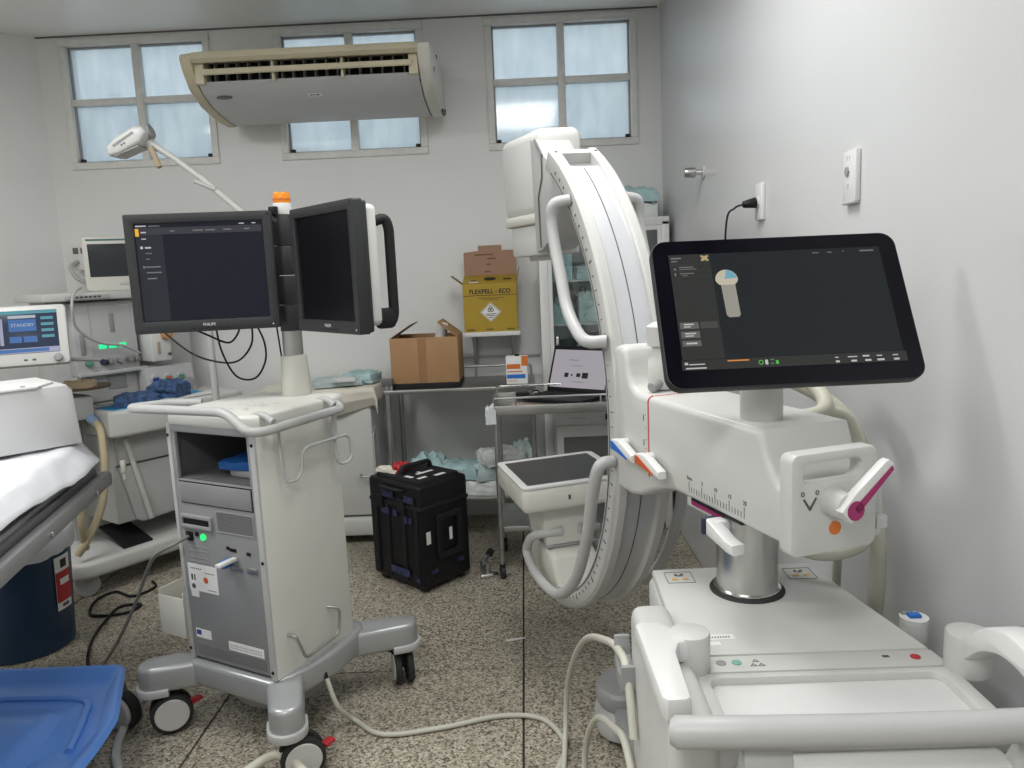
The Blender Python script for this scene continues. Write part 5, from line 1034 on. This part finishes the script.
part('lid_print', lt, 'print_brown', shp)
# conduit on the wall below
single('wall_conduit', B().bb(-0.40, 0.42, -0.012, 0.0, -0.006, 0.006, 0.002), 'grey_light', 'thin grey conduit along the back wall above steel table', 'conduit', (-0.34, 4.598, 0.985))
# laptop trolley
ltr = thing('laptop_trolley', 'steel instrument trolley with guard rail holding a laptop', 'trolley', (0.14, 3.78, 0))
part('top_tray', B().bb(-0.315, 0.33, -0.19, 0.21, 0.828, 0.842, 0.003), 'steel', ltr)
part('tray_edge', B().ring(rrect(-0.32, 0.335, -0.195, 0.215, 0.01, 3), rrect(-0.312, 0.327, -0.187, 0.207, 0.008, 3), 0.815, 0.860, 'z', 0.002), 'steel_dull', ltr)
part('lower_tray', B().bb(-0.30, 0.32, -0.18, 0.20, 0.235, 0.262, 0.004), 'steel_dull', ltr)
part('guard_rail', B().tube(fillet([(-0.30, -0.185, 0.895), (0.32, -0.185, 0.895), (0.32, 0.205, 0.895), (-0.30, 0.205, 0.895), (-0.30, -0.185, 0.895)], 0.02), 0.0055, 8), 'chrome', ltr)
for x in (-0.20, 0.20): part('rail_post', B().cyl((x, -0.185, 0.85), (x, -0.185, 0.895), 0.005, seg=8), 'steel', ltr); part('rail_post', B().cyl((x, 0.205, 0.85), (x, 0.205, 0.895), 0.005, seg=8), 'steel', ltr)
for x in (-0.30, 0.32):
    for y in (-0.18, 0.20):
        part('leg', B().cyl((x, y, 0.07), (x, y, 0.83), 0.0125, seg=14), 'steel_dull', ltr)
        c_ = part('caster', B().bb(x-0.014, x+0.014, y-0.014, y+0.014, 0.045, 0.075, 0.003), 'black_soft', ltr)
        part('wheel', wheel(B(), (x, y, 0.030), (1, 0.3, 0), 0.030, 0.022, 18), 'rubber', c_)
part('tray_tape', crumple(0.05, 0.03, 0.09, 71, 4, 0.2), 'bag', ltr, TR(-0.322, -0.19, 0.775))
lap = thing('laptop', 'open black laptop with grey lit screen on steel trolley', 'laptop', (0.185, 3.815, 0.843), -36)
part('keyboard_base', B().bb(-0.185, 0.165, -0.12, 0.11, 0.0, 0.018, 0.004), 'black', lap)
kb = B()
for r_ in range(5):
    for q in range(14): kb.bb(-0.165+q*0.0225, -0.147+q*0.0225, -0.02+r_*0.021, -0.003+r_*0.021, 0.018, 0.0195)
part('keys', kb, 'black_soft', lap)['kind'] = 'stuff'
LS = TR(-0.01, 0.112, 0.018, 0, -22) 
ls = part('lid', B().bb(-0.18, 0.18, 0.0, 0.010, 0.0, 0.245, 0.004), 'black', lap, LS)
part('screen', B().bb(-0.166, 0.166, -0.0015, 0.001, 0.02, 0.222), 'scr_laptop', ls, LS)
LSF = LS @ FRM((0, -0.0016, 0), (1, 0, 0), (0, 0, 1))
g('screen_icon', [(-0.085, 0.075, -0.06, 0.098), (-0.045, 0.082, -0.035, 0.092), (-0.012, 0.078, 0.012, 0.098), (0.022, 0.072, 0.058, 0.102)], 'scr_touch', ls, LSF, 0.0008)
g('screen_text', [(-0.07, 0.165, -0.01, 0.169), (-0.05, 0.135, 0.02, 0.138), (-0.03, 0.05, 0.04, 0.053)], 'scr_text_dim', ls, LSF, 0.0008)
mbx = thing('medicine_box', 'small white carton with orange and blue bands on steel table', 'carton', (-0.055, 4.16, 0.8825), -4)
part('carton', B().bb(-0.058, 0.058, -0.03, 0.03, 0, 0.150, 0.002), 'paper', mbx)
part('orange_band', B().bb(-0.054, 0.020, -0.0312, -0.0295, 0.082, 0.108), 'orange', mbx); part('blue_band', B().bb(-0.054, 0.045, -0.0312, -0.0295, 0.030, 0.052), 'blue_lever', mbx)
part('orange_corner', B().bb(0.026, 0.0585, -0.0312, -0.0295, 0.098, 0.151), 'orange', mbx); part('print_line', B().bb(-0.05, 0.03, -0.0312, -0.0295, 0.064, 0.070).bb(-0.05, 0.0, -0.0312, -0.0295, 0.015, 0.018), 'orange', mbx)
part('clip', B().bb(-0.010, 0.014, -0.02, 0.0, 0.150, 0.160, 0.002), 'black', mbx)
single('power_adapter', B().bb(-0.035, 0.035, -0.02, 0.02, 0, 0.025, 0.004).tube(spline([V(0.03, 0, 0.012), V(0.07, 0.01, 0.03), V(0.10, -0.02, 0.015), V(0.13, -0.03, 0.005)], 6), 0.004, 8), 'black', 'small black power adapter beside the laptop', 'adapter', (-0.03, 3.93, 0.843))
# glass cabinet in the corner
gc = thing('glass_cabinet', 'white framed glass cabinet with shelves in the room corner', 'cabinet', (0.45, 4.42, 0))
fb = B()
for x in (-0.345, 0.325):
    for y in (-0.16, 0.14): fb.bb(x-0.02, x+0.02, y-0.02, y+0.02, 0.0, 1.72, 0.004)
part('post', B().bb(-0.365, -0.318, -0.18, -0.14, 0, 1.72, 0.003), 'white_bright', gc); part('post', B().bb(0.305, 0.345, -0.18, -0.14, 0, 1.72, 0.003), 'white_bright', gc)
part('back_panel', B().bb(-0.36, 0.34, 0.145, 0.16, 0.0, 1.72), 'white', gc); part('side_panel', B().bb(-0.362, -0.352, -0.14, 0.15, 0, 1.72), 'white', gc); part('side_panel', B().bb(0.332, 0.342, -0.14, 0.15, 0, 1.72), 'white', gc)
part('top_panel', B().bb(-0.365, 0.345, -0.18, 0.16, 1.70, 1.745, 0.004), 'white_bright', gc)
part('door_frame', B().ring(rrect(-0.318, 0.305, 0.72, 1.70, 0.004, 2), rrect(-0.295, 0.282, 0.745, 1.675, 0.004, 2), -0.176, -0.150, 'y', 0.002), 'white_bright', gc)
part('pane', B().bb(-0.297, 0.284, -0.166, -0.162, 0.743, 1.677), 'clear_glass', gc)
part('lower_door', B().bb(-0.318, 0.305, -0.176, -0.156, 0.03, 0.715, 0.003), 'white', gc)
part('door_handle', B().bb(-0.285, -0.270, -0.20, -0.176, 1.02, 1.12, 0.004), 'chrome', gc)
for z in (0.95, 1.18, 1.42): part('shelf', B().bb(-0.35, 0.33, -0.14, 0.145, z-0.004, z+0.004), 'white', gc)
pi = 0
for z in (0.954, 1.184, 1.424):
    for x in (0.22, 0.36, 0.50, 0.64):
        pack(x, 4.43, z+0.001, random.Random(pi).uniform(-12, 12), (0.12, 0.17, 0.08+0.05*((pi*7) % 3)), 80+pi, ('pack_blue', 'pack_pale')[pi % 2], ('teal', 'pale blue')[pi % 2]+' sterile pack on the '+('lower', 'middle', 'upper')[pi//4]+' shelf of the glass cabinet', 'sterile packs inside the glass cabinet'); pi += 1
pack(0.60, 4.42, 1.746, 0, (0.30, 0.24, 0.085), 101, 'pack_white', 'white flat pack on top of the glass cabinet', 'packs on top of the cabinet')
pack(0.62, 4.40, 1.833, 12, (0.24, 0.18, 0.08), 104, 'pack_blue', 'teal pack lying on the white pack on the glass cabinet', 'packs on top of the cabinet')
# small white fridge behind the trolley
fg = thing('white_appliance', 'small white appliance with dark door window behind the laptop trolley', 'appliance', (0.385, 4.102, 0))
part('case', B().bb(-0.245, 0.245, -0.06, 0.13, 0.02, 0.74, 0.012), 'white_bright', fg)
part('door', B().ring(rrect(-0.24, 0.24, 0.06, 0.66, 0.01, 3), rrect(-0.205, 0.205, 0.10, 0.60, 0.008, 3), -0.082, -0.058, 'y', 0.003), 'white_bright', fg)
part('door_window', B().bb(-0.208, 0.208, -0.070, -0.060, 0.098, 0.602), 'mesh_dark', fg)
part('display', B().bb(0.02, 0.10, -0.064, -0.058, 0.685, 0.715), 'plug_brown', fg); part('label_print', B().bb(-0.17, -0.08, -0.0625, -0.058, 0.695, 0.700), 'grey_light', fg)
for x in (-0.2, 0.2):
    for y in (-0.03, 0.10): part('foot', B().cyl((x, y, 0), (x, y, 0.025), 0.015, seg=12), 'rubber', fg)
# ================================================================== BLACK TRANSPORT CASE
cs_ = thing('transport_case', 'black rolling transport case with stickers and red ribbon tag on handle', 'case', (-0.523, 3.42, 0), 48)
part('shell', B().bb(0.0, 0.31, 0.0, 0.385, 0.025, 0.525, 0.018, seg=3), 'black', cs_)
part('lid_band', B().bb(-0.006, 0.306, -0.006, 0.376, 0.405, 0.425, 0.004), 'black_soft', cs_)
part('top_shell', B().bb(0.02, 0.28, 0.02, 0.35, 0.505, 0.545, 0.016), 'black_soft', cs_)
for y in (0.03, 0.12, 0.24, 0.33): part('rib', B().bb(-0.008, 0.008, y-0.012, y+0.012, 0.05, 0.41, 0.004), 'black_soft', cs_)
part('latch', B().bb(-0.016, 0.006, 0.10, 0.15, 0.385, 0.45, 0.005), 'black_soft', cs_); part('latch', B().bb(-0.016, 0.006, 0.26, 0.31, 0.385, 0.45, 0.005), 'black_soft', cs_)
part('pull_handle', B().ring(rrect(0.09, 0.25, 0.15, 0.37, 0.02, 4), rrect(0.12, 0.22, 0.18, 0.34, 0.01, 4), -0.016, 0.002, 'y', 0.005), 'black_soft', cs_)
part('carry_handle', B().tube(fillet([(0.06, 0.20, 0.54), (0.07, 0.20, 0.575), (0.24, 0.20, 0.575), (0.25, 0.20, 0.54)], 0.02), 0.012, 12), 'black_soft', cs_)
part('carry_handle', B().tube(fillet([(-0.005, 0.26, 0.49), (-0.035, 0.25, 0.50), (-0.035, 0.12, 0.50), (-0.005, 0.11, 0.49)], 0.015), 0.010, 12), 'black_soft', cs_)
for x in (0.035, 0.265):
    for y in (0.04, 0.33): part('wheel', wheel(B(), (x, y, 0.026), (1, 0, 0), 0.026, 0.03, 18), 'rubber', cs_)
tagl = [(0.03, 0.055, -0.0025, 0.24, 0.30), (0.16, 0.178, -0.018, 0.235, 0.295)]
for x0, x1, y, z0, z1 in tagl: part('sticker', B().bb(x0, x1, y, y+0.002, z0, z1), 'paper', cs_)
for x0, y0, w_, h_ in ((0.05, 0.05, 0.05, 0.02), (0.14, 0.03, 0.06, 0.022), (0.10, 0.12, 0.10, 0.018), (0.04, 0.10, 0.02, 0.05)): part('sticker', B().bb(x0, x0+w_, y0, y0+h_, 0.5445, 0.5465), 'paper', cs_)
random.seed(9)
for k, (y0, z0, h_, w_) in enumerate([(0.03, 0.44, 0.03, 0.07), (0.18, 0.445, 0.03, 0.09), (0.16, 0.36, 0.03, 0.03), (0.05, 0.34, 0.03, 0.025), (0.085, 0.335, 0.035, 0.025), (0.22, 0.36, 0.03, 0.06), (0.09, 0.07, 0.035, 0.14), (0.02, 0.06, 0.02, 0.03)]): part('sticker', B().bb(-0.0105, -0.0075, y0, y0+w_, z0, z0+h_), 'sticker_violet', cs_)
for x0, z0 in ((0.05, 0.09), (0.22, 0.10)): part('sticker', B().bb(x0, x0+0.04, -0.0015, 0.001, z0, z0+0.02), 'sticker_violet', cs_)
part('ribbon_tag', crumple(0.09, 0.06, 0.04, 61, 5, 0.35), 'red', cs_, TR(0.10, 0.25, 0.546, 30)); part('paper_tag', B().box((0.10, 0.14, 0.556), (0.06, 0.045, 0.002), 0, TR(0, 0, 0, 0, 0, 6)), 'paper', cs_)
part('ribbon_tag', crumple(0.12, 0.05, 0.025, 64, 5, 0.3), 'cloth_cream', cs_, TR(0.06, 0.29, 0.545, 100))
# ================================================================== RIGHT WALL
def outlet(y, lab, plug):
    t = thing('wall_outlet', lab, 'outlet', (X_R, y, 1.69))
    part('cover_plate', B().bb(-0.014, 0.0, -0.038, 0.038, -0.062, 0.062, 0.004), 'white_bright', t)
    if not plug:
        part('socket', B().cyl((-0.0135, 0.008, 0.012), (-0.018, 0.008, 0.012), 0.012, seg=6), 'grey_mid', t)
        part('socket_mark', B().bb(-0.0145, -0.0138, -0.005, -0.001, 0.038, 0.050).bb(-0.0145, -0.0138, 0.008, 0.012, 0.038, 0.050).bb(-0.0145, -0.0138, 0.0, 0.010, -0.028, -0.018), 'grey_light', t)
        part('plate_lip', B().bb(-0.016, 0.0, -0.036, 0.036, -0.068, -0.060, 0.003), 'grey_light', t)
    else:
        part('socket', B().cyl((-0.0135, 0, -0.002), (-0.02, 0, -0.002), 0.02, seg=20), 'white', t)
    return t
outlet(1.968, 'white wall outlet with nothing plugged in', False); outlet(2.713, 'white wall outlet with a black plug in it', True)
pg_ = thing('power_plug', 'black power plug and cord in the wall outlet', 'plug', (X_R-0.021, 2.713, 1.688))
part('plug_body', B().cyl((-0.001, 0, 0), (-0.045, 0.0, -0.005), 0.019, 0.011, seg=18, bev=0.002), 'black', pg_)
part('cord', B().tube(spline([V(-0.045, 0, -0.005), V(-0.07, 0.01, -0.015), V(-0.095, 0.02, -0.06), V(-0.10, 0.03, -0.30), V(-0.10, 0.04, -0.70), V(-0.10, 0.04, -1.2), V(-0.12, 0.0, -1.67), V(-0.2, -0.1, -1.68)], 8), 0.0035, 8), 'black', pg_)
gv = thing('gas_valve', 'small chrome wall valve knob beside the corner', 'valve', (X_R, 3.56, 1.89))
part('flange', B().cyl((0, 0, 0), (-0.008, 0, 0), 0.028, seg=24, bev=0.002), 'white', gv); part('spindle', B().cyl((-0.005, 0, 0), (-0.045, 0, 0), 0.013, seg=18), 'chrome', gv); part('knob', B().cyl((-0.04, 0, 0), (-0.09, 0, 0.002), 0.024, 0.020, seg=20, bev=0.004), 'steel', gv)
wso = thing('gas_socket', 'white wall-mounted gas socket with hose behind the patient monitor', 'socket', (-2.585, 4.599, 1.66))
part('socket_box', B().bb(-0.05, 0.05, -0.07, 0.0, -0.06, 0.08, 0.006), 'white_bright', wso)
for x in (-0.025, 0.02): part('socket_port', B().bb(x-0.016, x+0.016, -0.074, -0.068, 0.035, 0.07, 0.003), 'grey_dark', wso)
part('socket_hose', B().tube(spline([V(-0.02, -0.07, -0.01), V(-0.03, -0.13, -0.04), V(0.0, -0.14, -0.10), V(0.05, -0.12, -0.14), V(0.10, -0.10, -0.20), V(0.12, -0.08, -0.5)], 8), 0.012, 10), 'tube_grey', wso)
# small round white device behind the c-arm console
rd = thing('round_device', 'small round white device with a blue clip by the right wall', 'device', (0.755, 1.47, 0))
part('pole', B().cyl((0, 0, 0.02), (0, 0, 0.72), 0.010, seg=14), 'black_soft', rd); part('foot', B().cyl((0, 0, 0), (0, 0, 0.025), 0.055, seg=24), 'black_soft', rd)
part('body', B().cyl((0, 0, 0.715), (0, 0, 0.768), 0.025, 0.027, seg=28, bev=0.005), 'white', rd); part('rim', B().lathe([(0.016, 0.764), (0.027, 0.766), (0.027, 0.776), (0.019, 0.776)], 28), 'white_bright', rd)
part('blue_clip', B().bb(-0.012, 0.012, -0.009, 0.009, 0.773, 0.783, 0.003), 'blue_lever', rd); part('ring_mark', B().bb(-0.020, 0.004, 0.009, 0.017, 0.774, 0.782, 0.002), 'steel_dull', rd)
# ================================================================== FLOOR CABLES AND BITS
def floor_cable(name, pts, r, m, lab, sg=10):
    o = pts[0]; return single(name, B().tube(spline([V(*p)-V(o[0], o[1], 0) for p in pts], 10), r, sg), m, lab, 'cable', (o[0], o[1], 0))
q = at_cart(0.235, -0.050, 0.180)
floor_cable('white_cable', [q, (q[0]+0.035, q[1]-0.02, 0.09), (-0.63, 2.40, 0.014), (-0.52, 2.32, 0.010), (-0.337, 2.345, 0.010), (-0.14, 2.403, 0.010), (-0.005, 2.384, 0.010), (0.06, 2.286, 0.010), (0.068, 2.20, 0.010), (0.04, 2.10, 0.010), (0.03, 2.0, 0.010)], 0.0085, 'cable_white', 'white cable running from the cart base across the floor')
floor_cable('white_cable', [(0.045, 2.0, 0.012), (0.062, 2.13, 0.014), (0.075, 2.25, 0.06), (0.085, 2.25, 0.20), (0.105, 2.10, 0.38), (0.125, 1.85, 0.56), (0.150, 1.60, 0.68), (0.165, 1.50, 0.71), (0.172, 1.42, 0.705), (0.175, 1.36, 0.60)], 0.0085, 'cable_white', 'white cable hanging from the hook beside the console')
floor_cable('white_cable', [(0.11, 1.75, 0.010), (0.105, 1.85, 0.06), (0.115, 1.90, 0.22), (0.135, 1.75, 0.40), (0.16, 1.55, 0.50), (0.172, 1.45, 0.52), (0.178, 1.30, 0.45)], 0.0085, 'cable_white', 'white cable looping down close to the console fender')
floor_cable('white_cable', [(0.15, 1.60, 0.010), (0.145, 1.72, 0.10), (0.155, 1.68, 0.28), (0.168, 1.55, 0.38), (0.176, 1.45, 0.40), (0.178, 1.30, 0.35)], 0.0075, 'cable_white', 'thin white cable lowest on the console fender')
floor_cable('grey_hose', [(-0.98, 1.98, 0.016), (-0.88, 2.08, 0.06), (-0.80, 2.13, 0.075), (-0.70, 2.06, 0.06), (-0.62, 1.98, 0.016)], 0.014, 'hose_cream', 'thick cream hose arching over the floor at the cart caster')
floor_cable('grey_hose', [(-1.36, 2.50, 0.10), (-1.40, 2.44, 0.055), (-1.41, 2.36, 0.016), (-1.37, 2.25, 0.014), (-1.31, 2.15, 0.014), (-1.26, 2.0, 0.014)], 0.014, 'tube_grey', 'grey hose dropping beside the left caster of the cart')
floor_cable('black_cable', [(-1.95, 3.70, 0.008), (-1.90, 3.62, 0.008), (-1.96, 3.52, 0.008), (-2.08, 3.58, 0.008), (-2.12, 3.48, 0.008), (-2.05, 3.32, 0.008), (-1.90, 3.33, 0.008), (-1.87, 3.42, 0.008), (-1.96, 3.40, 0.008), (-1.95, 3.25, 0.008), (-1.90, 3.05, 0.008), (-1.80, 2.85, 0.008), (-1.70, 2.75, 0.008)], 0.0065, 'black', 'black cable coiled on the floor at the anaesthesia machine caster')
pw = at_cart(-0.135, -0.234, 0.687)
floor_cable('power_cable', [pw, (pw[0]-0.03, pw[1]-0.05, pw[2]-0.01), (pw[0]-0.10, pw[1]-0.02, pw[2]-0.05), (-1.30, 2.45, 0.56), (-1.42, 2.55, 0.38), (-1.56, 2.62, 0.18), (-1.68, 2.64, 0.05), (-1.80, 2.65, 0.012), (-2.0, 2.70, 0.008), (-2.25, 2.68, 0.008)], 0.006, 'cable_grey', 'grey power cord running from the cart socket to the floor')
cl = thing('metal_clamp', 'small shiny metal clamp lying on the floor beside trolley wheel', 'clamp', (-0.235, 3.63, 0), 25)
part('bar', B().cyl((-0.045, -0.02, 0.012), (0.045, -0.02, 0.012), 0.012, seg=14, bev=0.002), 'chrome', cl); part('jaw', B().box((0.0, 0.035, 0.03), (0.025, 0.09, 0.06), 0.006), 'steel_dull', cl); part('screw', B().cyl((-0.01, 0.03, 0.05), (0.045, 0.09, 0.075), 0.008, seg=12), 'chrome', cl); part('knob', B().cyl((0.045, 0.09, 0.075), (0.065, 0.11, 0.083), 0.018, seg=14, bev=0.002), 'black_soft', cl)
single('paper_scrap', B().prism([(-0.035, -0.010), (0.045, 0.004), (0.040, 0.012), (-0.01, 0.012), (-0.038, 0.006)], 0.0005, 0.0025, 'z'), 'paper', 'torn white paper scrap lying on the floor', 'paper', (-0.095, 2.958, 0), 8)
